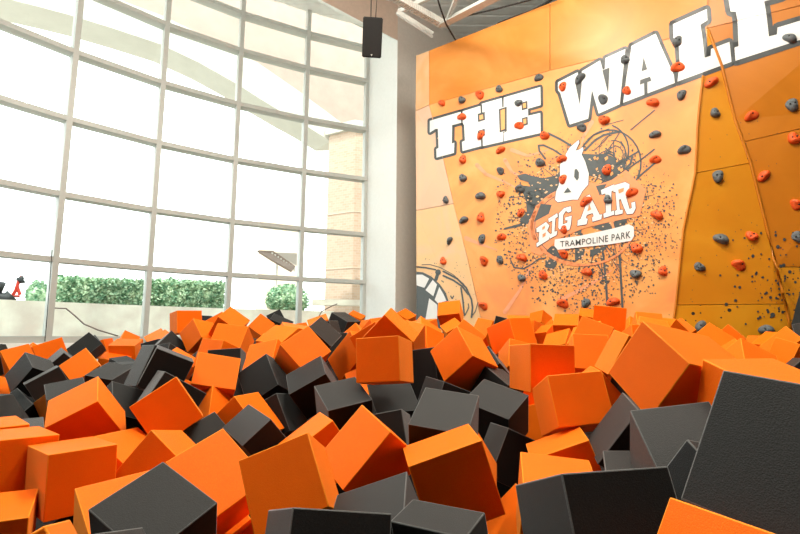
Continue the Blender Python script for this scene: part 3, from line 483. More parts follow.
# ------------------------------------------------------------------ climbing wall
YAW = math.radians(-34)
WP0 = EYE+Vector((.225, 7.3, 0))
WD = Vector((math.cos(YAW), math.sin(YAW), 0))
WN = Vector((WD.y, -WD.x, 0))            # towards the camera side
if WN.dot(EYE-WP0) < 0: WN = -WN
def on_wall(x, y, off=0):
    """the point of the wall plane (pushed back by off metres) seen at x, y"""
    d = ray(x, y); p0 = WP0-WN*off
    return EYE+d*((p0-EYE).dot(WN)/d.dot(WN))
M_PANEL = {}
def panel_mat(name, c1, c2, c3, splat=0, rough=.38):
    m, nt, b = new_mat(name)
    tc = nt.nodes.new('ShaderNodeTexCoord')
    n = nt.nodes.new('ShaderNodeTexNoise'); n.inputs['Scale'].default_value = 1.1; n.inputs['Detail'].default_value = 5; n.inputs['Distortion'].default_value = 1.2
    nt.links.new(tc.outputs['Object'], n.inputs['Vector'])
    r = nt.nodes.new('ShaderNodeValToRGB'); e = r.color_ramp.elements
    e[0].position = .36; e[0].color = (*c1, 1); e[1].position = .66; e[1].color = (*c3, 1)
    k = e.new(.5); k.color = (*c2, 1)
    nt.links.new(n.outputs['Fac'], r.inputs['Fac']); out = r.outputs['Color']
    if splat:
        for sc, th, dens in ((9, .17, .60), (22, .2, .57)):
            v = nt.nodes.new('ShaderNodeTexVoronoi'); v.inputs['Scale'].default_value = sc
            nt.links.new(tc.outputs['Object'], v.inputs['Vector'])
            lt = nt.nodes.new('ShaderNodeMath'); lt.operation = 'LESS_THAN'; lt.inputs[1].default_value = th
            nt.links.new(v.outputs['Distance'], lt.inputs[0])
            sep = nt.nodes.new('ShaderNodeSeparateColor'); nt.links.new(v.outputs['Color'], sep.inputs['Color'])
            g = nt.nodes.new('ShaderNodeMath'); g.operation = 'GREATER_THAN'; g.inputs[1].default_value = 1-splat*(.5 if sc < 10 else 1)
            nt.links.new(sep.outputs['Red'], g.inputs[0])
            mu = nt.nodes.new('ShaderNodeMath'); mu.operation = 'MULTIPLY'
            nt.links.new(lt.outputs[0], mu.inputs[0]); nt.links.new(g.outputs[0], mu.inputs[1])
            mx = nt.nodes.new('ShaderNodeMix'); mx.data_type = 'RGBA'; mx.inputs['B'].default_value = (.03, .028, .025, 1)
            nt.links.new(mu.outputs[0], mx.inputs['Factor']); nt.links.new(out, mx.inputs['A']); out = mx.outputs['Result']
    nt.links.new(out, b.inputs['Base Color'])
    b.inputs['Roughness'].default_value = rough
    b.inputs['Specular IOR Level'].default_value = .4
    return m
PM = {  # mural pigments; window glare and facet shade are partly put into the tones
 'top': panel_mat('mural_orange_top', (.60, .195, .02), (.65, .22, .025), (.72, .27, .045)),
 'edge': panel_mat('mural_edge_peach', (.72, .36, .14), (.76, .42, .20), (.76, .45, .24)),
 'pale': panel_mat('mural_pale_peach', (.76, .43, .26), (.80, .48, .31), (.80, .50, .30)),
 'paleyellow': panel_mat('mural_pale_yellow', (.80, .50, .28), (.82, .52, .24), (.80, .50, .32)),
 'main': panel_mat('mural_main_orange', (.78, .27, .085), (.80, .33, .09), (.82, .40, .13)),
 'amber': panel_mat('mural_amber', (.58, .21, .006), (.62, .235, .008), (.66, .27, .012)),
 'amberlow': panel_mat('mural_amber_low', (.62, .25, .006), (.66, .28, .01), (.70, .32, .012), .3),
 'dark': panel_mat('mural_shaded_amber', (.46, .145, .003), (.50, .16, .005), (.54, .18, .007)),  # darker for facets turned from the window: their shade put into the pigment
 'darklow': panel_mat('mural_shaded_amber_low', (.50, .19, .004), (.56, .22, .007), (.62, .27, .01), .75),
}
M_PAINTW = plain('white_paint', (.76, .77, .75), .4, 0, .02)
M_PAINTD = plain('slate_paint', (.075, .09, .092), .42, 0, .05)
M_PAINTK = plain('dark_outline_paint', (.05, .056, .056), .4, 0, .05)
M_PAINTS = plain('salmon_paint', (.84, .30, .12), .4, 0, .05)
M_PAINTP = plain('pink_paint', (.80, .33, .17), .4, 0, .05)
M_PAINTO = plain('orange_infill_paint', (.80, .36, .11), .4, 0, .03)
M_PAINTA = plain('amber_infill_paint', (.74, .28, .01), .4, 0, .03)
wall = tag(empty('climbing_wall', WP0-Vector((0, 0, 1))), 'tall faceted orange climbing wall with painted mural behind the foam pit', 'climbing wall')
def wob(o):
    o.matrix_parent_inverse = wall.matrix_world.inverted()
bpy.context.view_layer.update()
WINV = Matrix.Translation(-(WP0-Vector((0, 0, 1))))
RL, RR = .22, .32       # how far the left edge and the right part stand back
wedgeR = {28: 0, 67: .05, 120: .11, 167: .16, 258: .26, 309: .3, 360: .34}
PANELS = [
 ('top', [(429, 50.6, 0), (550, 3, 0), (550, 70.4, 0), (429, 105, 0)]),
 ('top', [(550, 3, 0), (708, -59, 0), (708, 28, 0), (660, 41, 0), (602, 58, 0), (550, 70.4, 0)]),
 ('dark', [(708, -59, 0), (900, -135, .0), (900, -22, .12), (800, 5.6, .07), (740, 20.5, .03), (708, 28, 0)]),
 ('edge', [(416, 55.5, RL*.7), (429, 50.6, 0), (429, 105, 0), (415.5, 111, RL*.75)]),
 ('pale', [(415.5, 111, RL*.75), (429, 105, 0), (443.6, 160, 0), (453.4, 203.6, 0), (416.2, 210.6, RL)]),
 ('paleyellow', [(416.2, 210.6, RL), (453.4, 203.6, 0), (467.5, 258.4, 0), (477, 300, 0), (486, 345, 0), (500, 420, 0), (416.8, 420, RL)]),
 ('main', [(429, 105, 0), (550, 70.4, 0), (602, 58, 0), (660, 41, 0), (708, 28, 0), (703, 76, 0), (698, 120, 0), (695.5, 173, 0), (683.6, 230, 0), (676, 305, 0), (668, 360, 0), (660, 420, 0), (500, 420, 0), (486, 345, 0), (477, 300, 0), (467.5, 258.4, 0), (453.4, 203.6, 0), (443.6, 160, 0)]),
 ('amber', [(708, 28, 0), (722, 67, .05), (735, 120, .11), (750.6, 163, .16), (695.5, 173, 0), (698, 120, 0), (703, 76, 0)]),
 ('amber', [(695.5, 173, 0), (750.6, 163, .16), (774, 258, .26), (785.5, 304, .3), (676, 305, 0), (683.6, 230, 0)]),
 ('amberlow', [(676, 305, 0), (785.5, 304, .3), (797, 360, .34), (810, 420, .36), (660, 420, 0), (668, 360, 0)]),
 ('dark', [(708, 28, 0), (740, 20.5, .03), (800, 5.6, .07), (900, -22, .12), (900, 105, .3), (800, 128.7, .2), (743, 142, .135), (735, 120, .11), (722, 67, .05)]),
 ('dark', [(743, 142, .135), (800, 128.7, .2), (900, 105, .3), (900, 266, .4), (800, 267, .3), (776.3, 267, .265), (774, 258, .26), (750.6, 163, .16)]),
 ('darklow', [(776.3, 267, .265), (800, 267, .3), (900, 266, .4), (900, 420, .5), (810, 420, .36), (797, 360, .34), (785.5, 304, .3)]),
]
tris_all = []
for key, pts in PANELS:
    front = [on_wall(*p) for p in pts]
    cen = sum(front, Vector())/len(front)
    bm = bmesh.new()
    # shrink a hair so a dark seam shows between panels
    sh = [p+(cen-p).normalized()*.004 for p in front]
    fv = [bm.verts.new(p) for p in sh]; bv = [bm.verts.new(p-WN*.045) for p in sh]
    tr = geometry.tessellate_polygon([sh])
    for t in tr:
        bm.faces.new([fv[i] for i in t]); bm.faces.new([bv[i] for i in t][::-1])
        tris_all.append([front[i] for i in t])
    for i in range(len(fv)):
        j = (i+1) % len(fv); bm.faces.new((fv[i], fv[j], bv[j], bv[i]))
    fin(bm); bm.transform(WINV)
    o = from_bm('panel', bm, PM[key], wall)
# solid core behind the panels, with the left side return
bm = bmesh.new()
p1 = on_wall(416.8, 300, RL); 
A = Vector((p1.x, p1.y, 0))-WN*.06; 
Bq = on_wall(899, 200, 0); Bq = Vector((Bq.x, Bq.y, 0))-WN*.6
A2 = A-WN*.25; B2 = Bq-WN*.25
ztop = on_wall(429, 50.8, .0).z
zl = on_wall(416, 55.5, RL*.7).z
lst = [A, Bq, B2, A2]
lo = [bm.verts.new(v) for v in lst]; hi = [bm.verts.new(Vector((v.x, v.y, zl-.03))) for v in lst]
for i in range(4):
    j = (i+1) % 4; bm.faces.new((lo[i], lo[j], hi[j], hi[i]))
bm.faces.new(lo[::-1]); bm.faces.new(hi); fin(bm); bm.transform(WINV)
from_bm('backing', bm, plain('plywood', (.5, .36, .2), .8, 0, .1), wall)

vl, tl = [], []
for t in tris_all:
    k = len(vl); vl += t; tl.append((k, k+1, k+2))
WBVH = BVHTree.FromPolygons(vl, tl)
def drape(x, y, lift=.004):
    d = ray(x, y).normalized(); h = WBVH.ray_cast(EYE, d)
    if h[0] is None: h = (on_wall(x, y, 0), -WN, 0, 0)
    n = h[1]
    if n.dot(d) > 0: n = -n
    return h[0]+n*lift, n
class Paint:
    """flat paint on the wall: shapes drawn in the layout's units, each layer lifted a little"""
    def __init__(s): s.bm = bmesh.new(); s.mats = []
    def mi(s, m):
        if m not in s.mats: s.mats.append(m)
        return s.mats.index(m)
    def tri(s, a, b, c, m, lift, lim):
        ds = [(math.dist(a, b), a, b, c), (math.dist(b, c), b, c, a), (math.dist(c, a), c, a, b)]
        L, p, q, r = max(ds)
        if L > lim:
            h = ((p[0]+q[0])/2, (p[1]+q[1])/2)
            s.tri(p, h, r, m, lift, lim); s.tri(h, q, r, m, lift, lim); return
        vs = [s.bm.verts.new(drape(*v, lift)[0]) for v in (a, b, c)]
        f = s.bm.faces.new(vs); f.material_index = s.mi(m)
    def poly(s, pts, m, lift=.004, lim=14):
        x0, x1 = min(q[0] for q in pts), max(q[0] for q in pts)
        if x0 < 455 or (x1 > 695 and x0 < 765): lim = 3.2
        for t in geometry.tessellate_polygon([[Vector((x, y, 0)) for x, y in pts]]):
            s.tri(*[pts[i] for i in t], m, lift, lim)
    def disc(s, x, y, r, m, lift=.004, n=8, ry=None):
        ry = ry or r
        s.poly([(x+r*math.cos(2*math.pi*k/n), y+ry*math.sin(2*math.pi*k/n)) for k in range(n)], m, lift, 30)
    def stroke(s, pts, w, m, lift=.004, closed=False, w2=None):
        if closed: pts = pts+[pts[0]]
        n = len(pts)
        for i in range(n-1):
            (x0, y0), (x1, y1) = pts[i], pts[i+1]; L = math.hypot(x1-x0, y1-y0)
            if L < 1e-6: continue
            wa = w if w2 is None else w+(w2-w)*i/(n-1); wb = w if w2 is None else w+(w2-w)*(i+1)/(n-1)
            nx, ny = -(y1-y0)/L/2, (x1-x0)/L/2
            s.poly([(x0+nx*wa, y0+ny*wa), (x1+nx*wb, y1+ny*wb), (x1-nx*wb, y1-ny*wb), (x0-nx*wa, y0-ny*wa)], m, lift)
            if w > 1.2: s.disc(x1, y1, wb/2, m, lift)
        if w > 1.2: s.disc(*pts[0], w/2, m, lift)
    def done(s, name, label=None):
        # make every painted face look towards the room
        s.bm.normal_update()
        for f in s.bm.faces:
            if f.normal.dot(WN) < 0: f.normal_flip()
        s.bm.transform(WINV)
        o = from_bm(name, s.bm, s.mats, wall)
        if label: o['label'] = label
        return o
K = 5.9375
def cr(x0, y0, pts, k=K): return [(x0+a/k, y0+b/k) for a, b in pts]
def arc(cx, cy, rx, ry, a0, a1, n=16):
    return [(cx+rx*math.cos(math.radians(a0+(a1-a0)*i/n)), cy+ry*math.sin(math.radians(a0+(a1-a0)*i/n))) for i in range(n+1)]
def letter(poly, w, dark=(), infill=(), lines=(), label=None, inmat=None):
    p = Paint()
    p.stroke(poly, w*2.7, M_PAINTK, .003, True)
    p.poly(poly, M_PAINTW, .006)
    for d in dark: p.poly(d, M_PAINTK, .009)
    for (l, lw) in lines: p.stroke(l, lw, M_PAINTK, .009)
    for d in infill: p.poly(d, inmat or M_PAINTO, .012)
    return p.done('painted_letter', label)
c1 = lambda pts: cr(420, 75, pts); c2 = lambda pts: cr(480, 75, pts); c3 = lambda pts: cr(550, 40, pts)
c4 = lambda pts: cr(610, 20, pts); c5 = lambda pts: cr(660, 0, pts); c6 = lambda pts: cr(720, 0, pts)
letter(c1([(60, 272), (243, 219), (246, 284), (192, 299), (190, 408), (205, 402), (203, 463), (100, 491), (98, 441), (112, 432), (107, 320), (92, 322), (60, 342)]), 1.9, label='white slab letter T')
letter(c1([(254, 216), (360, 184)])+c2([(10, 172), (131, 137), (133, 192), (150, 190), (152, 335), (138, 340), (138, 396), (10, 425)])+c1([(360, 424), (254, 452), (250, 398), (268, 390), (263, 300), (254, 284)]), 1.9,
       dark=[c1([(344, 232), (386, 220), (388, 268), (346, 280)]), c1([(346, 332), (386, 320), (388, 360), (346, 374)]), c2([(113, 204), (160, 190), (160, 330), (118, 342)])],
       infill=[c1([(354, 242), (376, 236), (378, 262), (356, 268)]), c1([(358, 342), (377, 336), (378, 354), (358, 362)]), c2([(124, 212), (150, 202), (150, 322), (127, 330)])],
       lines=[(c1([(365, 178), (367, 232)]), 1.7), (c1([(368, 370), (370, 428)]), 1.7)], label='white slab letter H')
letter(c2([(141, 135), (359, 72), (361, 180), (286, 201), (287, 243), (359, 226), (361, 345), (143, 394), (141, 345), (160, 335), (158, 190), (141, 194)]), 1.9,
       dark=[c2([(247, 165), (283, 155), (284, 202), (249, 212)]), c2([(250, 258), (284, 248), (286, 296), (252, 306)])],
       infill=[c2([(256, 172), (275, 167), (275, 195), (258, 200)]), c2([(259, 265), (276, 260), (277, 288), (260, 294)])], label='white slab letter E')
letter(c3([(48, 252), (165, 192), (172, 236), (188, 230), (190, 186), (298, 122), (314, 178), (326, 172), (330, 108), (448, 55), (441, 120), (415, 382), (290, 438), (250, 297), (228, 468), (118, 503), (62, 316), (48, 300)]), 2.3,
       dark=[c3([(152, 262), (190, 242), (178, 388)]), c3([(312, 182), (354, 165), (346, 322)])], label='white slab letter W')
letter(c4([(128, 155), (272, 82), (300, 150), (380, 330), (385, 375), (78, 493), (100, 330), (125, 182)]), 2.6,
       dark=[c4([(200, 220), (188, 306), (222, 295)]), c4([(180, 358), (238, 338), (246, 362), (222, 370), (224, 442), (205, 450), (203, 376), (178, 386)])], label='white slab letter A')
letter(c5([(78, 145), (278, 55), (282, 122), (240, 148), (250, 210), (264, 345), (300, 333), (302, 292), (412, 250), (424, 368), (104, 486), (118, 375), (112, 280), (80, 225)]), 3.1, label='white slab letter L, the first')
letter(c6([(30, -130), (370, -240), (372, -20), (262, 10), (275, 88), (290, 218), (338, 206), (341, 165), (468, 127), (520, 113), (525, 222), (92, 362), (86, 284), (110, 276), (104, 125), (94, 72), (62, 70)]), 3.8, label='white slab letter L, the second')

# scribbled slate paint, splatter and drips round the logo
p = Paint(); D = M_PAINTD; rn = random.Random(4)
a1 = lambda pts: cr(505, 120, pts); a2 = lambda pts: cr(575, 120, pts); b1 = lambda pts: cr(505, 190, pts); b2 = lambda pts: cr(575, 190, pts)
p.poly(a1([(70, 330), (120, 318), (150, 330), (230, 345), (300, 330), (330, 300), (330, 380), (300, 430), (250, 470), (215, 530), (190, 540), (130, 500), (110, 440), (60, 400), (75, 385), (150, 395), (140, 370), (90, 355)]), D)
p.poly(b1([(120, 10), (230, 0), (200, 110), (180, 220), (130, 200), (95, 215), (90, 175), (130, 130)]), D)
p.stroke(b1([(120, 200), (60, 215), (0, 230)]), 3, D, .004, w2=2)
p.stroke(a1([(258, 80), (330, 115), (395, 155)]), 2.2, D)
p.stroke(a1([(240, 230), (205, 185), (200, 152), (230, 150), (290, 178), (345, 215)]), 1.9, D)
p.stroke(arc(610, 163, 31, 33, -160, 50), 1.7, D)
p.poly(a2([(40, 200), (120, 205), (180, 200), (250, 230), (295, 240), (295, 350), (220, 375), (160, 350), (80, 330), (60, 280)]), D)
for ln, w in (([(60, 180), (120, 120), (170, 90), (260, 70)], 2.2), ([(45, 160), (110, 90), (200, 55)], 1.5), ([(110, 185), (180, 120), (230, 60)], .9), ([(180, 200), (230, 130), (265, 75)], 1.0), ([(230, 130), (228, 210)], .9),
              ([(290, 240), (380, 185)], 1.8), ([(300, 300), (400, 230), (470, 175)], 1.5), ([(370, 345), (475, 255)], 1.8), ([(180, 30), (290, 0)], .7), ([(330, 60), (475, -60)], 1.2), ([(340, 220), (330, 260), (300, 290)], 2.2)):
    p.stroke(a2(ln), w, D)
for k in range(16):
    x, y = rn.uniform(588, 623), rn.uniform(156, 180); s = rn.uniform(1.5, 3)
    p.poly([(x, y), (x+s, y-s*.7), (x+s*1.3, y+s*.2), (x+s*.4, y+s)], M_PAINTO, .008)
for ln, w in (([(603, 253), (605.5, 275), (607.5, 306)], 2.2), ([(596, 262), (604, 275)], 1.4), ([(619, 246), (620.5, 270), (622.5, 307)], 2.2), ([(601, 255), (603, 285)], .9)): p.stroke(ln, w, D)
p.stroke(b1([(35, 420), (55, 460), (110, 468), (160, 440), (200, 410), (240, 405)]), 1.4, D)
p.poly(b1([(240, 420), (300, 400), (310, 440), (290, 470), (240, 460)]), D)
p.poly(b1([(220, 345), (300, 330), (330, 400), (300, 410), (250, 380)]), D)
p.poly(b2([(100, 225), (185, 185), (300, 165), (310, 190), (260, 225), (190, 250)]), D, .0045)
p.poly(b2([(0, 240), (40, 235), (35, 265), (0, 270)]), D, .0045)
p.poly(b2([(0, 345), (60, 350), (50, 395), (10, 420), (0, 420)]), D, .0045)
p.poly(b2([(90, 355), (190, 335), (170, 365), (90, 400)]), D, .0045)
for k in range(60):
    a = rn.uniform(0, 2*math.pi); rr = abs(rn.gauss(0, 1)); x = 582+math.cos(a)*rr*30; y = 215+math.sin(a)*rr*30
    s = rn.uniform(.8, 2.2)
    p.poly([(x, y), (x+s, y-s*.5), (x+s*1.1, y+s*.5), (x+s*.2, y+s*.8)], D, .0045)
for k in range(3000):
    a = rn.uniform(0, 2*math.pi); rr = rn.uniform(.75, 1.9)
    x = 585+math.cos(a)*rr*46+rn.gauss(0, 8); y = 226+math.sin(a)*rr*44+rn.gauss(0, 8)
    if x < 495 or x > 690 or y > 320 or y < 120: continue
    if y < 150 and x < 560: continue
    s = rn.choice((.45, .55, .75, .8, 1.2)); p.poly([(x-s, y), (x, y-s), (x+s, y), (x, y+s)], D, .0045)
for k in range(46):
    a = rn.uniform(0, 2*math.pi); r0 = rn.uniform(20, 40); r1 = r0+rn.uniform(15, 38); da = rn.uniform(-.35, .35)
    q = [(583+math.cos(a+da*i/5)*(r0+(r1-r0)*i/5)*1.05, 212+math.sin(a+da*i/5)*(r0+(r1-r0)*i/5)) for i in range(6)]
    if any(y < 126 or (y < 150 and x < 548) or y > 305 or x > 672 for x, y in q): continue
    p.stroke(q, rn.uniform(1.0, 2.6), D, .004, w2=.4)
for k in range(12):
    cx_, cy_ = rn.uniform(600, 622), rn.uniform(150, 172); r0 = rn.uniform(8, 24); a = rn.uniform(0, 360)
    p.stroke(arc(cx_, cy_, r0, r0*1.1, a, a+rn.uniform(90, 220), 9), rn.uniform(.6, 1.6), D)
p.done('paint_splatter', 'slate grey scribbles, splatter and drips')
p = Paint()
for k in range(420):
    a = rn.uniform(0, 2*math.pi); rr = rn.uniform(.3, 1.5)
    x = 585+math.cos(a)*rr*46; y = 222+math.sin(a)*rr*46
    if x > 668 or y > 312: continue
    s = rn.uniform(.6, 1.6); p.poly([(x-s, y+.3), (x-.2, y-s*.6), (x+s, y-.2), (x+.3, y+s*.7)], PM['paleyellow'], .0055)
p.done('paint_flecks', 'pale yellow paint flecks')
p = Paint(); S = M_PAINTS
p.poly([(531, 252), (528, 225), (536, 206), (552, 194), (585, 182), (601, 184), (612, 180), (626, 170), (646, 190), (640, 216), (610, 222), (585, 228), (560, 238), (541, 256)], S, .007)
p.stroke(arc(583, 226, 51, 39, 95, 258, 20), 3.4, S, .007)
p.stroke(arc(583, 226, 48, 36, 100, 255, 20), .7, D, .009)
p.stroke(arc(583, 226, 51, 39, 20, 95, 10), 2.2, S, .007)
p.stroke([(612, 222), (619, 250)], 2.4, S, .0065)
p.poly([(534, 222), (541, 204), (552, 205), (549, 214)], D, .0085); p.poly([(596, 186), (607, 184), (600, 196)], D, .0085)
p.done('logo_ground', 'salmon ground and ring of the logo')
p = Paint()
fig = a1([(438, 120), (443, 135), (420, 184), (440, 178), (462, 162), (468, 175), (456, 205), (478, 250), (499, 320), (495, 385), (460, 425), (434, 474), (400, 474), (315, 490), (298, 475), (305, 425), (320, 390), (328, 330), (328, 265), (345, 250), (362, 240), (362, 205), (385, 165)])
p.stroke(fig, 1.2, M_PAINTK, .0085, True); p.poly(fig, M_PAINTW, .010)
p.poly(a1([(415, 295), (428, 292), (441, 312), (440, 345), (430, 362), (412, 340)]), D, .013); p.poly(a1([(350, 434), (374, 402), (396, 430)]), D, .013)
p.done('logo_figure', 'white horned figure of the logo')
p = Paint()
LT = [(b1([(188, 228), (245, 190), (266, 212), (252, 243), (271, 262), (262, 296), (190, 340), (188, 318), (203, 308), (205, 250), (190, 252)]), [b1([(223, 223), (241, 212), (239, 228), (224, 238)]), b1([(225, 264), (245, 252), (243, 272), (225, 285)])]),
 (b1([(258, 172), (312, 138), (316, 160), (301, 170), (296, 248), (312, 243), (309, 268), (268, 290), (266, 266), (280, 258), (282, 184), (262, 192)]), []),
 (b1([(322, 140), (352, 108), (392, 97), (396, 128), (377, 136), (364, 125), (347, 150), (345, 205), (371, 195), (373, 180), (360, 183), (358, 165), (398, 153), (393, 205), (385, 236), (340, 252), (318, 225)]), []),
 (b2([(50, 48), (88, 28), (148, 148), (162, 145), (158, 175), (105, 190), (102, 166), (112, 156), (106, 138), (72, 150), (66, 168), (78, 172), (70, 205), (15, 214), (18, 182), (35, 172), (72, 75), (54, 72)]), [b2([(86, 85), (98, 116), (75, 128)])]),
 (b2([(155, 2), (232, -32), (236, 0), (218, 10), (215, 130), (232, 122), (235, 148), (172, 168), (170, 142), (185, 134), (182, 22), (160, 30)]), []),
 (b2([(228, -25), (300, -46), (325, -32), (323, 18), (305, 45), (325, 113), (338, 108), (335, 76), (358, 70), (362, 110), (345, 142), (310, 146), (290, 102), (272, 55), (262, 60), (268, 120), (285, 117), (285, 141), (240, 152), (238, 126), (250, 119), (242, 12), (230, 14)]), [b2([(258, 0), (292, -12), (290, 10), (262, 22)])])]
for pts, holes in LT:
    p.stroke(pts, 1.1, M_PAINTK, .0115, True); p.poly(pts, M_PAINTW, .013)
    for h in holes: p.poly(h, S, .016)
p.done('logo_lettering', 'white slab lettering of the logo')
p = Paint()
p.poly([(555.2, 239.4), (580, 236), (612, 229), (629, 224.5), (634, 227), (634.3, 236), (631.5, 241), (609, 244.6), (580, 247.5), (558, 250), (554.6, 246)], M_PAINTW, .013)
cu = bpy.data.curves.new('text', 'FONT'); cu.body = 'TRAMPOLINE PARK'; cu.offset = .003; cu.resolution_u = 2; cu.space_character = 1.06
to = bpy.data.objects.new('text', cu); COL.objects.link(to); bpy.context.view_layer.update()
dg = bpy.context.evaluated_depsgraph_get(); tm = bpy.data.meshes.new_from_object(to.evaluated_get(dg))
xs = [v.co.x for v in tm.vertices]; x0, x1 = min(xs), max(xs); h = max(v.co.y for v in tm.vertices)
mi = p.mi(M_PAINTK); vm = []
for v in tm.vertices:
    u = (v.co.x-x0)/(x1-x0); w = v.co.y/h
    x = 560.5+u*70.3; yb = 247.0-u*5.2-(u**2)*3.9; hh = 5.6+u*1.2
    vm.append(p.bm.verts.new(drape(x, yb-w*hh, .017)[0]))
for f in tm.polygons:
    try: g = p.bm.faces.new([vm[i] for i in f.vertices]); g.material_index = mi
    except ValueError: pass
bpy.data.objects.remove(to); bpy.data.curves.remove(cu); bpy.data.meshes.remove(tm)
p.done('logo_banner', 'white banner with dark capitals')
# painted wheel, lower left
w1 = lambda pts: cr(414, 255, pts, 7.63)
p = Paint()
p.poly(w1([(20, 128), (70, 132), (135, 165), (200, 225), (245, 290), (268, 360), (270, 430), (262, 560), (20, 560)]), D, .004)
for q in ([(20, 150), (65, 150), (118, 180), (88, 240), (80, 250), (22, 232)], [(145, 190), (178, 225), (150, 315), (90, 268)], [(195, 245), (228, 300), (250, 350), (185, 368), (160, 342)], [(118, 330), (180, 380), (178, 500), (88, 500)]):
    p.poly(w1(q), M_PAINTW, .007)
p.disc(*w1([(185, 132)])[0], 3, D); p.stroke(w1([(182, 145), (168, 188)]), 3.4, D)
for ln, w in (([(20, 90), (90, 97), (165, 112)], 1.6), ([(60, 75), (120, 72), (200, 95), (300, 150), (385, 225)], .7), ([(225, 125), (330, 180), (400, 250), (440, 340), (448, 400), (440, 475)], 1.8),
              ([(225, 158), (300, 192), (370, 240), (415, 300)], 1.8), ([(360, 250), (375, 350), (385, 460)], 1.6), ([(415, 370), (420, 400), (390, 460)], 1.0), ([(490, 360), (470, 430), (440, 470)], .9), ([(280, 310), (293, 335), (305, 310)], 1.1), ([(210, 195), (228, 208)], 1)):
    p.stroke(w1(ln), w, D)
for k in range(70):
    x, y = rn.uniform(418, 480), rn.uniform(258, 310); s = rn.choice((.3, .4, .5)); p.poly([(x-s, y), (x, y-s), (x+s, y), (x, y+s)], D, .0045)
p.done('painted_wheel', 'grey and white painted wheel')
# dark painted corner at the far right and fine splatter
p = Paint()
p.poly([(800, 292), (815, 280), (860, 270), (880, 400), (780, 400), (786, 340), (793, 318), (796, 305)], M_PAINTK, .004)
for k in range(170):
    x = rn.gauss(790, 28); y = rn.gauss(285, 32)
    if x > 812 or y > 345 or y < 190: continue
    s = abs(rn.gauss(0, .8))+.35; p.disc(x, y, s, M_PAINTK, .005, 6)
for k in range(45):
    x = rn.uniform(665, 780); y = rn.uniform(120, 320); p.disc(x, y, .5, M_PAINTK, .005, 5)
for (x, y, s) in ((772.5, 315, 2.6), (768, 312, 1.4), (745.5, 324, 1.2), (776, 298, 1.3), (769, 259, 1.2)): p.disc(x, y, s, M_PAINTK, .006, 7)
p.done('black_splatter', 'black paint splatter at the right')
p = Paint()
for ln in ([(477, 165), (486, 174), (505, 182), (520, 190)], [(505, 160), (512, 172), (524, 178)], [(466, 238), (480, 244), (497, 250)], [(505, 312), (520, 290), (533, 262)], [(512, 150), (528, 156), (548, 150)], [(592, 122), (584, 136), (580, 150)], [(560, 300), (590, 285), (612, 270)]):
    p.stroke(ln, 4.2, M_PAINTP, .003, w2=1.2)
p.done('paint_streaks', 'salmon brush streaks')
for ln in ([(703, 76), (698, 120), (695.5, 173), (683.6, 230), (676, 305), (670, 345)], [(708, 30), (722, 67), (735, 120), (750.6, 163), (774, 258), (785.5, 304), (793, 340)]):
    bm = bmesh.new(); pts = []
    for (xa, ya), (xb, yb) in zip(ln, ln[1:]):
        for k in range(4): t = k/4; pts.append(drape(xa+(xb-xa)*t, ya+(yb-ya)*t, .006)[0])
    tube(bm, pts, .014, 6); bm.transform(WINV)
    from_bm('seam_bead', bm, PM['dark'], wall, True)

# ------------------------------------------------------------------ climbing holds
M_HO = plain('orange_hold_resin', (.80, .10, .008), .55, 0, .2, 60, bump=.3)
M_HG = plain('grey_hold_resin', (.10, .115, .12), .55, 0, .2, 60, bump=.3)
M_BOLT = plain('bolt_hole', (.012, .012, .012), .6, .2)
def hold_meshes(kind):
    rn = random.Random(kind*7+3); bm = bmesh.new()
    bmesh.ops.create_icosphere(bm, subdivisions=3, radius=1)
    ax, ay = (1, .8) if kind % 2 == 0 else (.85, .9)
    ph = [rn.uniform(0, 6) for _ in range(4)]
    for v in bm.verts:
        a = math.atan2(v.co.y, v.co.x); r = 1+.13*math.sin(2*a+ph[0])+.08*math.sin(3*a+ph[1])
        z = max(v.co.z, -.15)
        lean = .25 if kind in (0, 2) else -.1
        v.co = Vector((v.co.x*r*ax, v.co.y*r*ay+lean*z*.5, (z+.15)*.75*(1+.25*math.sin(a+ph[2]))))
        if kind == 3 and v.co.y > 0: v.co.z *= .55
    # scooped pockets
    for v in bm.verts:
        for (px, py) in ((-.3, .1), (.3, .2)):
            d = math.hypot(v.co.x-px, v.co.y-py)
            if d < .3: v.co.z -= (.3-d)*.7
    bm2 = bmesh.new()
    for (px, py) in ((-.3, .1), (.3, .2)):
        bmesh.ops.create_cone(bm2, cap_ends=True, segments=10, radius1=.14, radius2=.12, depth=.12, matrix=Matrix.Translation((px, py, .66)))
    ms = []
    for b, n in ((bm, 'hold_body'), (bm2, 'bolt_hole')):
        me = bpy.data.meshes.new(n); b.to_mesh(me); b.free()
        for q in me.polygons: q.use_smooth = True
        ms.append(me)
    return ms
HM = {}
for kd in range(4):
    for c in 'OG':
        a, b = hold_meshes(kd); a.materials.append(M_HO if c == 'O' else M_HG); b.materials.append(M_BOLT); HM[kd, c] = (a, b)
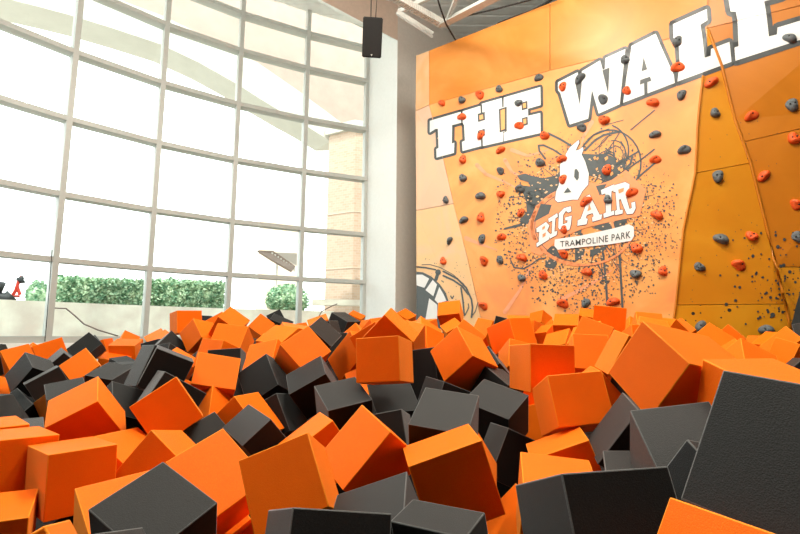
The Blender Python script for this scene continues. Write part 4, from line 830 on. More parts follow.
HOLDS = [
 (442, 103, 'O', 'orange climbing hold leftmost in the row above the letter T'),
 (462, 100, 'G', 'grey climbing hold above the right arm of the letter T'),
 (480, 95, 'O', 'orange climbing hold above the left top of the letter H'),
 (499, 89, 'G', 'grey climbing hold above the right top of the letter H'),
 (462, 117, 'O', 'orange climbing hold on the seam between letters T and H, upper'),
 (518.5, 103, 'G', 'grey climbing hold on the upper part of the letter E'),
 (519.5, 126, 'O', 'orange climbing hold on the lower part of the letter E'),
 (481, 135, 'O', 'orange climbing hold on the lower opening of the letter H'),
 (500.6, 150, 'O', 'orange climbing hold just below the letter H at its right foot'),
 (463, 159.5, 'O', 'orange climbing hold just below the gap between letters T and H'),
 (539, 78, 'G', 'grey climbing hold just above the top right corner of the letter E'),
 (562.7, 86.6, 'O', 'orange climbing hold on the upper left corner of the letter W'),
 (580, 79, 'G', 'grey climbing hold on the upper middle of the letter W'),
 (625, 59.7, 'G', 'grey climbing hold where letters W and A meet at the top'),
 (603, 99.7, 'G', 'grey climbing hold on the right half of the letter W'),
 (626.7, 90.7, 'O', 'orange climbing hold between letters W and A at mid height'),
 (653, 102.6, 'O', 'orange climbing hold just below the letter A'),
 (604, 120, 'O', 'orange climbing hold just below the right foot of the letter W'),
 (582, 128, 'G', 'grey climbing hold just below the left foot of the letter W'),
 (544.5, 135.5, 'O', 'orange climbing hold at the lower right corner of the letter E'),
 (655, 134.5, 'G', 'grey climbing hold below the letter A, two rows under the lettering'),
 (677.4, 41.5, 'G', 'grey climbing hold on the top left of the first letter L'),
 (678, 67.8, 'O', 'orange climbing hold between letter A and the first letter L'),
 (681.4, 94.8, 'G', 'grey climbing hold elongated, just below the first letter L'),
 (711, 82.4, 'O', 'orange climbing hold below the foot of the first letter L'),
 (715, 113, 'G', 'grey climbing hold on the amber wedge, second from its top'),
 (751.5, 116, 'O', 'orange climbing hold below the second letter L on the dark amber panel'),
 (792, 105, 'G', 'grey climbing hold below the second letter L near the right edge'),
 (789.7, 38.6, 'G', 'grey climbing hold large, on the foot of the second letter L'),
 (463, 178, 'G', 'grey climbing hold second below the gap between T and H'),
 (500.6, 171, 'G', 'grey climbing hold between the letter H and the slate scribbles'),
 (445.8, 200, 'G', 'grey climbing hold upper one on the pale left panel'),
 (480.7, 196, 'G', 'grey climbing hold left of an orange hold at the height of the scribble mass'),
 (500.6, 194, 'O', 'orange climbing hold left of the slate scribble mass'),
 (520.5, 189, 'G', 'grey climbing hold on the left end of the slate scribble mass'),
 (520.9, 212.6, 'O', 'orange climbing hold on the left edge of the slate scribbles left of the logo lettering'),
 (463.8, 220, 'G', 'grey climbing hold beside the pale panel edge, left of an orange hold'),
 (481, 217.6, 'O', 'orange climbing hold in the column between grey holds left of the logo'),
 (501.8, 237, 'O', 'orange climbing hold at the tip of the slate arm left of the logo'),
 (482, 238.7, 'G', 'grey climbing hold second from bottom of the column left of the logo'),
 (449.8, 240.7, 'G', 'grey climbing hold lower grey one on the pale left panel'),
 (443.6, 261, 'O', 'orange climbing hold over the painted wheel'),
 (484, 261, 'O', 'orange climbing hold small, left of a grey hold low beside the logo'),
 (500, 260, 'G', 'grey climbing hold low left of the logo beside a small orange hold'),
 (522, 257.5, 'O', 'orange climbing hold in the looped scribble left of the banner'),
 (521.7, 278, 'G', 'grey climbing hold below the looped scribble left of the banner'),
 (483.5, 306, 'O', 'orange climbing hold lowest at the left, right of the painted wheel'),
 (540, 162.6, 'G', 'grey climbing hold inside the looping scribble left of the white figure'),
 (562, 159, 'O', 'orange climbing hold at the upper left of the white figure'),
 (607, 170, 'O', 'orange climbing hold on the netted ball of slate scribble'),
 (655.6, 159.7, 'O', 'orange climbing hold right of the round scribble outline'),
 (563, 179, 'O', 'orange climbing hold on the white figure of the logo'),
 (586, 201.6, 'O', 'orange climbing hold on top of the letter A in the logo'),
 (608, 199.6, 'G', 'grey climbing hold on the letter I of the logo'),
 (632, 192.6, 'O', 'orange climbing hold on the letter R of the logo'),
 (563.8, 229.3, 'O', 'orange climbing hold on the letter G of the logo'),
 (657, 215, 'O', 'orange climbing hold right of the logo word at mid height'),
 (636.5, 248, 'O', 'orange climbing hold just below the right end of the banner'),
 (563.8, 254.3, 'O', 'orange climbing hold just below the left end of the banner'),
 (543, 275, 'O', 'orange climbing hold in the splatter below the left of the logo'),
 (587, 272, 'O', 'orange climbing hold in the splatter below the middle of the banner'),
 (635.7, 274, 'G', 'grey climbing hold right of the paint drips'),
 (563, 303.7, 'O', 'orange climbing hold low, just above the foam, left of a grey hold'),
 (585.8, 303, 'G', 'grey climbing hold low, just above the foam, left of the drips'),
 (613, 301.7, 'O', 'orange climbing hold tall, between the two paint drips just above the foam'),
 (663, 271, 'O', 'orange climbing hold right of the paint drips near the amber wedge'),
 (684.4, 150, 'G', 'grey climbing hold left of the amber wedge near its edge'),
 (717.9, 176.3, 'G', 'grey climbing hold in the middle of the amber wedge'),
 (763.5, 176, 'O', 'orange climbing hold upright, right of the amber wedge'),
 (793.9, 138.5, 'O', 'orange climbing hold at the right edge, upper of two'),
 (795.8, 204.6, 'O', 'orange climbing hold at the right edge, lower of two'),
 (797.8, 237, 'G', 'grey climbing hold at the right edge below the orange ones'),
 (721, 239, 'G', 'grey climbing hold lower middle of the amber wedge'),
 (751.7, 236, 'O', 'orange climbing hold right of a grey hold in the lower amber wedge'),
 (738.7, 265, 'O', 'orange climbing hold wide, lowest orange one of the amber wedge'),
 (699.4, 267, 'G', 'grey climbing hold lower left of the amber wedge'),
 (766, 329.5, 'G', 'grey climbing hold half hidden by foam near the right edge'),
 (701, 327, 'G', 'grey climbing hold barely showing above the foam at the wedge foot'),
]
for i, (x, y, c, lab) in enumerate(HOLDS):
    pos, n = drape(x, y, -.004)
    kd = i % 4; me, mb = HM[kd, c]
    s = .058+.012*((i*37) % 5)/4
    o = bpy.data.objects.new('climbing_hold', None); COL.objects.link(o)
    o.empty_display_size = .05
    zx = Vector((0, 0, 1)).cross(n).normalized(); R = Matrix((zx, n.cross(zx).normalized(), n)).transposed()
    rz = Matrix.Rotation(((i*53) % 7-3)*.25, 3, 'Z')
    o.matrix_world = Matrix.Translation(pos) @ (R @ rz).to_4x4() @ Matrix.Scale(s, 4)
    h1 = bpy.data.objects.new('hold_body', me); COL.objects.link(h1); h1.parent = o
    h2 = bpy.data.objects.new('bolt_hole', mb); COL.objects.link(h2); h2.parent = o
    tag(o, lab, 'climbing hold', 'climbing holds on the mural wall')

# ------------------------------------------------------------------ window, plan of the curved glazing
PL = [(-6.62, 1.25), (-6.5, 2.44), (-6.27, 3.6), (-5.86, 4.72), (-5.31, 5.78), (-4.602, 6.725), (-3.769, 7.593), (-2.809, 8.324), (-1.758, 8.905), (-.667, 9.379)]
PL = [Vector((x, y, 0)) for x, y in PL]
SILL = EYE.z-.13; HEADS = [6.5]*8+[6.30, 6.05]
ROWS = [.95, 1.84, 2.9, 3.88, 4.86, 5.55]
m, nt, b = new_mat('window_glass')
nt.nodes.remove(b); out = nt.nodes['Material Output']
tr = nt.nodes.new('ShaderNodeBsdfTransparent'); tr.inputs['Color'].default_value = (.96, .985, .97, 1)
gl = nt.nodes.new('ShaderNodeBsdfGlossy'); gl.inputs['Roughness'].default_value = .02
fr = nt.nodes.new('ShaderNodeFresnel'); fr.inputs['IOR'].default_value = 1.3
ms = nt.nodes.new('ShaderNodeMixShader'); nt.links.new(fr.outputs[0], ms.inputs[0]); nt.links.new(tr.outputs[0], ms.inputs[1]); nt.links.new(gl.outputs[0], ms.inputs[2])
nt.links.new(ms.outputs[0], out.inputs['Surface']); M_GLASS = m
Z = Vector((0, 0, 1))
for i in range(len(PL)-1):
    a, b_ = PL[i], PL[i+1]; d = (b_-a).normalized(); nrm = Vector((-d.y, d.x, 0))   # outward
    bm = bmesh.new()
    top = EYE.z+min(HEADS[i], HEADS[i+1])
    # mullion at a, sill, transoms
    bar(bm, a+Z*SILL, a+Z*(EYE.z+HEADS[i]), .07, .2, nrm)
    if i == len(PL)-2: bar(bm, b_+Z*SILL, b_+Z*(EYE.z+HEADS[i+1]), .09, .15, nrm)
    bar(bm, a+Z*(SILL+.03), b_+Z*(SILL+.03), .16, .09)
    for h in ROWS: bar(bm, a+Z*(EYE.z+h), b_+Z*(EYE.z+h), .18, .068)
    bar(bm, a+Z*(EYE.z+HEADS[i]), b_+Z*(EYE.z+HEADS[i+1]), .15, .09)
    fin(bm)
    w = from_bm('window_%d' % (i+1), bm, M_FRAME); w['kind'] = 'structure'
    bm = bmesh.new()
    q = [a+Z*SILL, b_+Z*SILL, b_+Z*(EYE.z+HEADS[i+1]), a+Z*(EYE.z+HEADS[i])]
    bm.faces.new([bm.verts.new(v+nrm*.02) for v in q])
    from_bm('pane', bm, M_GLASS, w)

# ------------------------------------------------------------------ room shell
def st(name, bm, mat, label=None):
    o = from_bm(name, fin(bm), mat); o['kind'] = 'structure'; return o
CEIL = EYE.z+6.0
# low wall under the glazing, inner ledge
bm = bmesh.new()
for a, b_ in zip(PL, PL[1:]):
    bar(bm, a+Z*(SILL/2-.01), b_+Z*(SILL/2-.01), .2, SILL)
st('wall_window', bm, M_WHITE)
# reveal, column and fascia
C0 = Vector((-.075, 8.62, 0)); J = PL[-1]
dC = Vector((math.cos(math.radians(40)), math.sin(math.radians(40)), 0))
bm = bmesh.new(); C1 = C0+dC*11.2
for P, Q, h in ((J, C0, CEIL+.4),):
    vs = [bm.verts.new(v) for v in (P, Q, Q+Z*h, P+Z*h)]; bm.faces.new(vs)
    vs = [bm.verts.new(v) for v in (P+Vector((.25, .15, 0)), Q+Vector((.25, .25, 0)), Q+Vector((.25, .25, 0))+Z*h, P+Vector((.25, .15, 0))+Z*h)]; bm.faces.new(vs)
st('wall_reveal', bm, M_WHITE)
bm = bmesh.new(); n_ = Vector((-dC.y, dC.x, 0))
prism(bm, [C0, C1, C1+n_*.2, C0+n_*.2+dC*.2], Z*(CEIL+.4))
st('wall_column', bm, M_GREYW)
bm = bmesh.new()
inner = [C0]; bots = [5.28]
for i, t in ((8, .9), (7, .9), (6, .9), (5, .9), (4, .9), (3, .9), (2, .9), (1, .9)):
    a, b_, c_ = PL[i-1], PL[i], PL[i+1]; d = (c_-a).normalized(); inner.append(b_-Vector((-d.y, d.x, 0))*t); bots.append(5.28+.39*min(1, (inner[-1]-C0).length/1.45)+.02*(8-i))
inner[1] = C0+Vector((-1.35, -.62, 0)); 
for k in range(len(inner)-1):
    a, b_ = inner[k], inner[k+1]
    vs = [bm.verts.new(v) for v in (a+Z*(EYE.z+bots[k]), b_+Z*(EYE.z+bots[k+1]), b_+Z*(CEIL+.4), a+Z*(CEIL+.4))]; bm.faces.new(vs)
st('trim_1', bm, M_TAN)
bm = bmesh.new(); outp = [J]+[PL[i] for i in range(8, 0, -1)]; oh = [HEADS[9]]+[HEADS[i] for i in range(8, 0, -1)]
for k in range(len(inner)-1):
    vs = [bm.verts.new(v) for v in (inner[k]+Z*(EYE.z+bots[k]), outp[k]+Z*(EYE.z+oh[k]), outp[k+1]+Z*(EYE.z+oh[k+1]), inner[k+1]+Z*(EYE.z+bots[k+1]))]; bm.faces.new(vs)
st('trim_2', bm, M_WHITE)
# ceiling: ribbed deck, cut off at the glazing
def xleft(y):
    if y < 1.25: return -7.05
    if y > 9.379: return -.5+(y-9.379)*1.1
    for a, b_ in zip(PL, PL[1:]):
        if a.y <= y <= b_.y: return a.x+(b_.x-a.x)*(y-a.y)/(b_.y-a.y)+.05
bm = bmesh.new(); prof = []
for k in range(75):
    y = -6.1+.3*k; prof += [(y, 0), (y+.03, .012), (y+.05, .012), (y+.08, 0)]
for (ya, za), (yb, zb) in zip(prof, prof[1:]):
    vs = [bm.verts.new(v) for v in ((xleft(ya), ya, CEIL+za), (8.8, ya, CEIL+za), (8.8, yb, CEIL+zb), (xleft(yb), yb, CEIL+zb))]; bm.faces.new(vs)
    vs = [bm.verts.new(v) for v in ((xleft(ya), ya, CEIL+.12), (8.8, ya, CEIL+.12), (8.8, yb, CEIL+.12), (xleft(yb), yb, CEIL+.12))]; bm.faces.new(vs)
st('ceiling', bm, M_DECK)
bm = bmesh.new(); box(bm, (-7.2, -6.2, -.1), (8.8, 16, 0)); st('floor', bm, M_FLOOR)
bm = bmesh.new(); box(bm, (-7.2, -6.2, 0), (8.8, -6, CEIL+.4)); st('wall_back', bm, M_HALL)
bm = bmesh.new(); box(bm, (8.6, -6, 0), (8.8, 16.3, CEIL+.4)); st('wall_right', bm, M_HALL)
bm = bmesh.new(); box(bm, (3.2, 16, 0), (8.8, 16.2, CEIL+.4)); st('wall_far', bm, M_HALL)
bm = bmesh.new(); box(bm, (-7.2, -6, 0), (-7, 1.2, CEIL+.4)); box(bm, (-7.1, 1.1, 0), (-6.6, 1.25, CEIL+.4)); st('wall_left', bm, M_HALL)
# padded deck between the pit and the glazing
bm = bmesh.new()
seg = [PL[i]-Vector((-(PL[i+1]-PL[i-1]).normalized().y, (PL[i+1]-PL[i-1]).normalized().x, 0))*.11 for i in range(1, 9)]
innr = [PL[i]-Vector((-(PL[i+1]-PL[i-1]).normalized().y, (PL[i+1]-PL[i-1]).normalized().x, 0))*1.9 for i in range(1, 9)]
prism(bm, [v+Z*.02 for v in seg+innr[::-1]], Z*.58)
st('trim_3', bm, plain('deck_pad', (.2, .2, .2), .6, 0, .05))

# ------------------------------------------------------------------ ceiling steel
def at(x, y, dist): return EYE+ray(x, y).normalized()*dist
def joist(pa, pb, label, group=None, flange=.07, perf=False):
    pa, pb = Vector(pa), Vector(pb); o = empty('steel_joist', pa); inv = Matrix.Translation(-pa)
    tag(o, label, 'ceiling beam')
    bm = bmesh.new(); bar(bm, pa, pb, flange, .012); bar(bm, pa+Z*.04, pb+Z*.04, .012, .08); bm.transform(inv); from_bm('chord', fin(bm), M_STEEL, o)
    return o, inv
kn = at(441, 26, 8.1)
o, inv = joist(kn, kn+(at(494, -1, 7.2)-kn)*3, 'cream steel beam running up from the knee joint above the climbing wall', flange=.12)
bm = bmesh.new(); bar(bm, at(448, 19, 8.0), at(457, -4, 7.6), .05, .05); bm.transform(inv); from_bm('web', fin(bm), M_STEEL, o)
far = kn+(at(392, -1, 7.6)-kn)*2.5
kn2 = kn+Vector((0, .12, .14)); kn3 = kn+Vector((-.1, .3, .02))
o, inv = joist(kn+Vector((-.13, 0, .12)), far, 'pale steel joist with a toothed edge running up left from the knee joint', flange=.09)
bm = bmesh.new(); d = far-kn
for k in range(60):
    t = k/60; c = kn+d*t; bar(bm, c+Z*.0, c+d.normalized()*.02+Z*.09, .1, .03)
bm.transform(inv); from_bm('tooth', fin(bm), M_STEEL, o)['label'] = 'row of teeth along the beam'
o, inv = joist(at(397, 14, 8.4), kn3, 'short pale steel beam from the grey column corner to the knee joint', flange=.045)
o, inv = joist(at(398, 14, 8.5), at(432, -2, 8.2), 'dark edged steel strut rising from the grey column corner', flange=.05)
def cable(name, pts, r, label, cat='cable', mat=None):
    bm = bmesh.new(); tube(bm, pts, r, 6); o = from_bm(name, fin(bm), mat or M_DARK, None, True); tag(o, label, cat); return o
cable('ceiling_cable', [at(437, -3, 7.7), at(441, 10, 7.8), at(446, 24, 7.9), at(456, 41, 8.2)], .012, 'black cable hanging down behind the steel knee joint')
cable('ceiling_cable', [at(466, 16, 8.0), at(500, 8, 7.8), at(530, 0, 7.7), at(560, -8, 7.6)], .011, 'thin black cable running up right across the ceiling deck')
cable('ceiling_cable', [at(498, 24, 8.6), at(515, 17, 8.3), at(530, 12, 8.1), at(545, 4, 7.9), at(556, -4, 7.7)], .02, 'dark sagging cable bundle just above the top edge of the climbing wall')

# ------------------------------------------------------------------ loudspeaker
sp = at(372.5, 38, 7.2)
spk = empty('loudspeaker', sp); tag(spk, 'black box loudspeaker hanging from the ceiling beside the window', 'speaker')
spk.rotation_euler = (math.radians(30), math.radians(2), math.radians(3))
bm = bmesh.new(); prism(bm, [Vector(v) for v in ((-.125, -.12, -.235), (.125, -.12, -.235), (.085, .12, -.235), (-.085, .12, -.235))], Z*.47)
fin(bm); bmesh.ops.bevel(bm, geom=bm.edges[:], offset=.01, segments=2, affect='EDGES')
from_bm('cabinet', bm, plain('speaker_cabinet', (.008, .0075, .007), .7, 0, .1), spk)
bm = bmesh.new(); box(bm, (-.113, -.131, -.222), (.113, -.122, .222)); fin(bm); bmesh.ops.bevel(bm, geom=bm.edges[:], offset=.004, segments=1, affect='EDGES')
from_bm('grille', bm, plain('speaker_grille', (.010, .009, .008), .8, 0, .3, 300), spk)
bm = bmesh.new(); prism(bm, [Vector(v) for v in ((-.012, -.134, -.195), (.012, -.134, -.195), (0, -.134, -.215))], Vector((0, .004, 0)))
from_bm('badge', fin(bm), M_STEEL, spk)['label'] = 'tiny silver badge'
for sx in (-.03, .03):
    bm = bmesh.new(); tube(bm, [Vector((sx, 0, .23)), Vector((sx*1.3, 0, .6)), Vector((sx*.7, .02, 1.6))], .006, 6); from_bm('hanging_wire', bm, M_DARK, spk, True)

# ------------------------------------------------------------------ outside
M_PEACH = plain('peach_stucco', (.44, .345, .29), .9, 0, .06, 3)
M_CREAM = plain('cream_trim', (.64, .63, .57), .9, 0, .04, 3)
def bricks():
    m, nt, b = new_mat('pale_brick'); tc = nt.nodes.new('ShaderNodeTexCoord'); bt = nt.nodes.new('ShaderNodeTexBrick')
    mp = nt.nodes.new('ShaderNodeMapping'); mp.inputs['Rotation'].default_value = (math.radians(90), 0, 0)
    nt.links.new(tc.outputs['Object'], mp.inputs['Vector']); nt.links.new(mp.outputs[0], bt.inputs['Vector'])
    bt.inputs['Scale'].default_value = 4; bt.inputs['Color1'].default_value = (.66, .50, .38, 1); bt.inputs['Color2'].default_value = (.58, .42, .31, 1); bt.inputs['Mortar'].default_value = (.64, .54, .46, 1)
    nt.links.new(bt.outputs['Color'], b.inputs['Base Color']); b.inputs['Roughness'].default_value = .9
    return m
M_BRICK = bricks()
GZ = EYE.z-.25
bm = bmesh.new(); box(bm, (-60, 3, GZ-.3), (-7.4, 70, GZ)); box(bm, (-7.4, 10.2, GZ-.3), (20, 70, GZ)); 
st('ground', bm, plain('pale_paving', (.45, .43, .38), .9, 0, .05, 2))
# arched portico wall, parallel to the chord of the glazing
ayaw = math.radians(34); AD = Vector((math.cos(ayaw), math.sin(ayaw), 0)); AN = Vector((-AD.y, AD.x, 0))
AP = at(330, 140, 1); r_ = ray(330, 140); AP = EYE+r_*(13.9/r_.length)
def onp(x, y, off=0):
    d = ray(x, y); p0 = AP+AN*off; return EYE+d*((p0-EYE).dot(AN)/d.dot(AN))
arch = [(-140, -22), (-60, -14), (0, -3), (32, 5), (70, 15), (115, 29), (160, 44), (200, 63), (237, 84), (262, 100), (285, 114), (308, 127), (330, 141)]
band = [(-140, -66), (-60, -52), (0, -32), (60, -16), (120, 0), (163, 16), (200, 34), (230, 49), (258, 63), (300, 92), (343, 124), (356, 134), (366, 141)]
port = tag(empty('portico', Vector((AP.x, AP.y, GZ))), 'pale arched portico of the building seen through the upper window panes', 'building')
inv = Matrix.Translation(-Vector((AP.x, AP.y, GZ)))
bm = bmesh.new(); A_ = [onp(*q) for q in arch]; B_ = [onp(*q) for q in band]
for k in range(len(A_)-1):
    prism(bm, [A_[k], A_[k+1], B_[k+1], B_[k]], AN*.9)
bm.transform(inv); from_bm('arch_band', fin(bm), M_CREAM, port)
bm = bmesh.new()
for k in range(len(B_)-1):
    a, b_ = B_[k], B_[k+1]; ta, tb = Vector((a.x, a.y, 12)), Vector((b_.x, b_.y, 12)); prism(bm, [a+AN*.05, b_+AN*.05, tb+AN*.05, ta+AN*.05], AN*.6)
ex = B_[-1]; e2 = ex+AD*6; prism(bm, [Vector((ex.x, ex.y, ex.z))+AN*.05, Vector((e2.x, e2.y, ex.z))+AN*.05, Vector((e2.x, e2.y, 12))+AN*.05, Vector((ex.x, ex.y, 12))+AN*.05], AN*.6)
bm.transform(inv); from_bm('stucco_wall', fin(bm), M_PEACH, port)
# brick pier under the arch spring: corner seen at x 352
pc = EYE+ray(352, 300)*(12.4/ray(352, 300).length); pc.z = GZ
def flat(x, dirv):   # where the vertical plane through pc along dirv is seen at column x
    d = ray(x, 290); n = Vector((-dirv.y, dirv.x, 0)); return EYE+d*((pc-EYE).dot(n)/d.dot(n))
dl = Vector((math.cos(math.radians(150)), math.sin(math.radians(150)), 0)); dr = Vector((math.cos(math.radians(20)), math.sin(math.radians(20)), 0))
lft = flat(325, dl); wl = (Vector((lft.x, lft.y, 0))-Vector((pc.x, pc.y, 0))).length
top = onp(345, 137).z
pier = tag(empty('brick_pier', pc), 'square pale brick pier outside the right end of the window', 'pillar'); inv = Matrix.Translation(-pc)
def pr(z0, z1, g, name, mat):
    bm = bmesh.new(); c = pc-(dl+dr).normalized()*g
    prism(bm, [Vector((q.x, q.y, z0)) for q in (c, c+dr*(1.4+g), c+dr*(1.4+g)+dl*(wl+g), c+dl*(wl+g))], Z*(z1-z0)); bm.transform(inv); return from_bm(name, fin(bm), mat, pier)
pr(GZ, top-.1, 0, 'shaft', M_BRICK); pr(top-.1, top+.12, .1, 'cap_stone', M_CREAM)
for zz in (1.6, 3.0): pr(EYE.z+zz, EYE.z+zz+.03, .015, 'band_course', M_TAN)
# planter wall with hedge
PO = 1.9
def outp_(i, off):
    a, b_ = PL[max(i-1, 0)], PL[min(i+1, len(PL)-1)]; d = (b_-a).normalized(); return PL[i]+Vector((-d.y, d.x, 0))*off
M_PLANT = plain('planter_concrete', (.93, .85, .74), .9, 0, .18, 2.5)
pw = [outp_(i, PO) for i in range(3, 10)]; pw2 = [outp_(i, PO+.25) for i in range(3, 10)]
ptop = EYE.z+.49
bm = bmesh.new()
for k in range(len(pw)-1):
    prism(bm, [Vector((v.x, v.y, GZ)) for v in (pw[k], pw[k+1], pw2[k+1], pw2[k])], Z*(ptop-GZ))
bmesh.ops.remove_doubles(bm, verts=bm.verts, dist=.001)
tag(from_bm('planter_wall', fin(bm), M_PLANT), 'low cream concrete planter wall outside the glazing', 'wall')
bm = bmesh.new()
po = [outp_(i, PO+.25) for i in range(3, 10)]; p3 = [outp_(i, PO+2.6) for i in range(3, 10)]
for k in range(len(po)-1): prism(bm, [Vector((v.x, v.y, GZ)) for v in (po[k], po[k+1], p3[k+1], p3[k])], Z*(ptop-.04-GZ))
st('ground_bed', bm, plain('planter_soil', (.22, .16, .11), .95, 0, .3, 8))
def leafmat():
    m, nt, b = new_mat('hedge_leaf'); tc = nt.nodes.new('ShaderNodeTexCoord'); n = nt.nodes.new('ShaderNodeTexNoise'); n.inputs['Scale'].default_value = 9
    r = nt.nodes.new('ShaderNodeValToRGB'); r.color_ramp.elements[0].position = .35; r.color_ramp.elements[1].position = .65
    r.color_ramp.elements[0].color = (.10, .27, .15, 1); r.color_ramp.elements[1].color = (.55, .75, .50, 1)
    nt.links.new(tc.outputs['Object'], n.inputs['Vector']); nt.links.new(n.outputs['Fac'], r.inputs['Fac']); nt.links.new(r.outputs['Color'], b.inputs['Base Color'])
    b.inputs['Roughness'].default_value = .6; return m
M_LEAF = leafmat(); M_TWIG = plain('twig_bark', (.12, .07, .04), .9)
def hedge(x0, x1, ytop, ybot, dist, label, rnd, depth=.7, round_=0):
    rg = random.Random(rnd)
    a = EYE+ray(x0, ybot)*(dist/ray(x0, ybot).length); b_ = EYE+ray(x1, ybot)*(dist*1.0/ray(x1, ybot).length)
    h = (EYE+ray(x0, ytop)*(dist/ray(x0, ytop).length)).z-ptop; base = Vector((a.x, a.y, ptop-.02)); L = Vector((b_.x-a.x, b_.y-a.y, 0)); n = Vector((-L.y, L.x, 0)).normalized()
    o = tag(empty('hedge_bush', base), label, 'bush')
    bm = bmesh.new(); cnt = int(L.length*h*2600); Ln = L.normalized(); ll = L.length
    if round_:
        bmesh.ops.create_icosphere(bm, subdivisions=3, radius=1, matrix=Matrix.Translation(L*.5+n*depth*.5+Z*(h*.48)) @ Matrix((Ln, n, Z)).transposed().to_4x4() @ Matrix.Diagonal((ll*.43, depth*.42, h*.47, 1)))
    else:
        prism(bm, [L*.03+n*.08, L*.97+n*.08, L*.97+n*(depth-.08), L*.03+n*(depth-.08)], Z*(h*.9))
        bmesh.ops.subdivide_edges(bm, edges=bm.edges[:], cuts=5, use_grid_fill=True)
    for v in bm.verts: v.co += Vector((rg.gauss(0, .02), rg.gauss(0, .02), rg.gauss(0, .02)))
    for k in range(cnt):
        if round_:
            a_ = rg.uniform(0, 2*math.pi); b2_ = rg.uniform(-1, 1); c_ = math.sqrt(1-b2_*b2_); rr = rg.uniform(.88, 1.08)
            p_ = L*(.5+.48*math.cos(a_)*c_*rr)+n*depth*(.5+.48*math.sin(a_)*c_*rr)+Z*h*(.48+.5*b2_*rr)
        else:
            sd = rg.random(); u, v, w = rg.random(), rg.random(), rg.random()
            if sd < .55: w = rg.uniform(-.04, .14)
            elif sd < .85: v = rg.uniform(.88, 1.03+.03*math.sin(u*40+rnd)+.03*math.sin(u*93))
            else: u = rg.choice((0, 1))+rg.uniform(-.02, .02)
            p_ = L*u+n*w*depth+Z*v*h
        s = rg.uniform(.018, .034); ax = Vector((rg.gauss(0, 1), rg.gauss(0, 1), rg.gauss(0, 1))).normalized(); bx = ax.orthogonal().normalized()
        q = [p_+ax*s*1.4, p_+bx*s*.8, p_-ax*s*1.4, p_-bx*s*.8]; bm.faces.new([bm.verts.new(t_) for t_ in q])
    from_bm('foliage', bm, M_LEAF, o)
    bm = bmesh.new()
    for k in range(max(2, int(L.length*4))):
        u = (k+.5)/max(2, int(L.length*4)); c = L*u+n*depth*.5; tube(bm, [c, c+Vector((rg.uniform(-.1, .1), rg.uniform(-.1, .1), h*.4)), c+Vector((rg.uniform(-.15, .15), rg.uniform(-.1, .1), h*.75))], .012, 5)
    from_bm('stems', bm, M_TWIG, o)
hedge(54, 142, 274, 309, 11.3, 'clipped green hedge bush between the first and second mullion', 1)
hedge(146, 223, 277, 309, 12.0, 'clipped green hedge bush right of the second mullion', 2)
hedge(265, 309, 281, 307, 12.9, 'round green bush beside the fourth mullion', 3, .8, 1)
hedge(24, 48, 277, 309, 14.5, 'pale distant bush behind the red garden machine', 4, .8, 1)
# far brick block and awning
def farbox(x0, x1, y0, y1, dist, name, mat, label, cat, depth=3):
    a = EYE+ray(x0, y0)*(dist/ray(x0, y0).length); b_ = EYE+ray(x1, y0)*(dist/ray(x1, y0).length); zb = GZ if y1 is None else (EYE+ray(x0, y1)*(dist/ray(x0, y1).length)).z
    n = Vector((-(b_-a).y, (b_-a).x, 0)).normalized(); bm = bmesh.new()
    prism(bm, [Vector((v.x, v.y, zb)) for v in (a, b_, b_+n*depth, a+n*depth)], Z*(a.z-zb)); 
    return bm, a, zb
bm, a, zb = farbox(261, 305, 198.5, None, 26, 'far', M_BRICK, '', '')
M_FARB = plain('far_brick', (.80, .66, .54), .9, 0, .03, 3)
tag(from_bm('brick_building', fin(bm), M_FARB), 'washed out brick building block behind the awning', 'building')
aw = at(262, 253, 16); o = tag(empty('awning', aw), 'tilted taupe awning with lattice edge over the round bush', 'awning'); inv = Matrix.Translation(-aw)
q = [at(257, 252, 15.5), at(273, 252.6, 16), at(295, 267.5, 16.4), at(291, 272.5, 15.8), at(284, 268.5, 15.5), at(271, 261, 15.3)]
bm = bmesh.new(); prism(bm, q, Vector((0, .03, .06))); bm.transform(inv); from_bm('canopy', fin(bm), plain('taupe_canvas', (.20, .15, .12), .9, 0, .1), o)
bm = bmesh.new(); prism(bm, [at(274, 252.3, 16.3), at(297, 253.2, 17), at(296.5, 266, 16.8)], Vector((0, .04, 0))); bm.transform(inv); from_bm('side_panel', fin(bm), plain('pale_canvas', (.4, .37, .33), .9), o)
bm = bmesh.new()
for k in range(9):
    t = k/8; p0 = q[1]+(q[2]-q[1])*t; d_ = at(273, 255, 15.8)-at(273, 252, 15.8); tube(bm, [p0+(FW*-.1), p0+d_*1.6+(FW*-.12)], .03, 5)
bm.transform(inv); from_bm('lattice', bm, M_STEEL, o)
bm = bmesh.new(); pp = at(277, 262, 15.9); tube(bm, [pp, Vector((pp.x, pp.y, GZ))], .03, 6); bm.transform(inv); from_bm('pole', bm, M_STEEL, o)
# low pale kerb wall right
bm, a, zb = farbox(312, 372, 299, 305, 11.6, '', None, '', '', .3)
tag(from_bm('kerb_wall', fin(bm), M_PLANT), 'low pale kerb wall at the foot of the brick pier', 'wall')
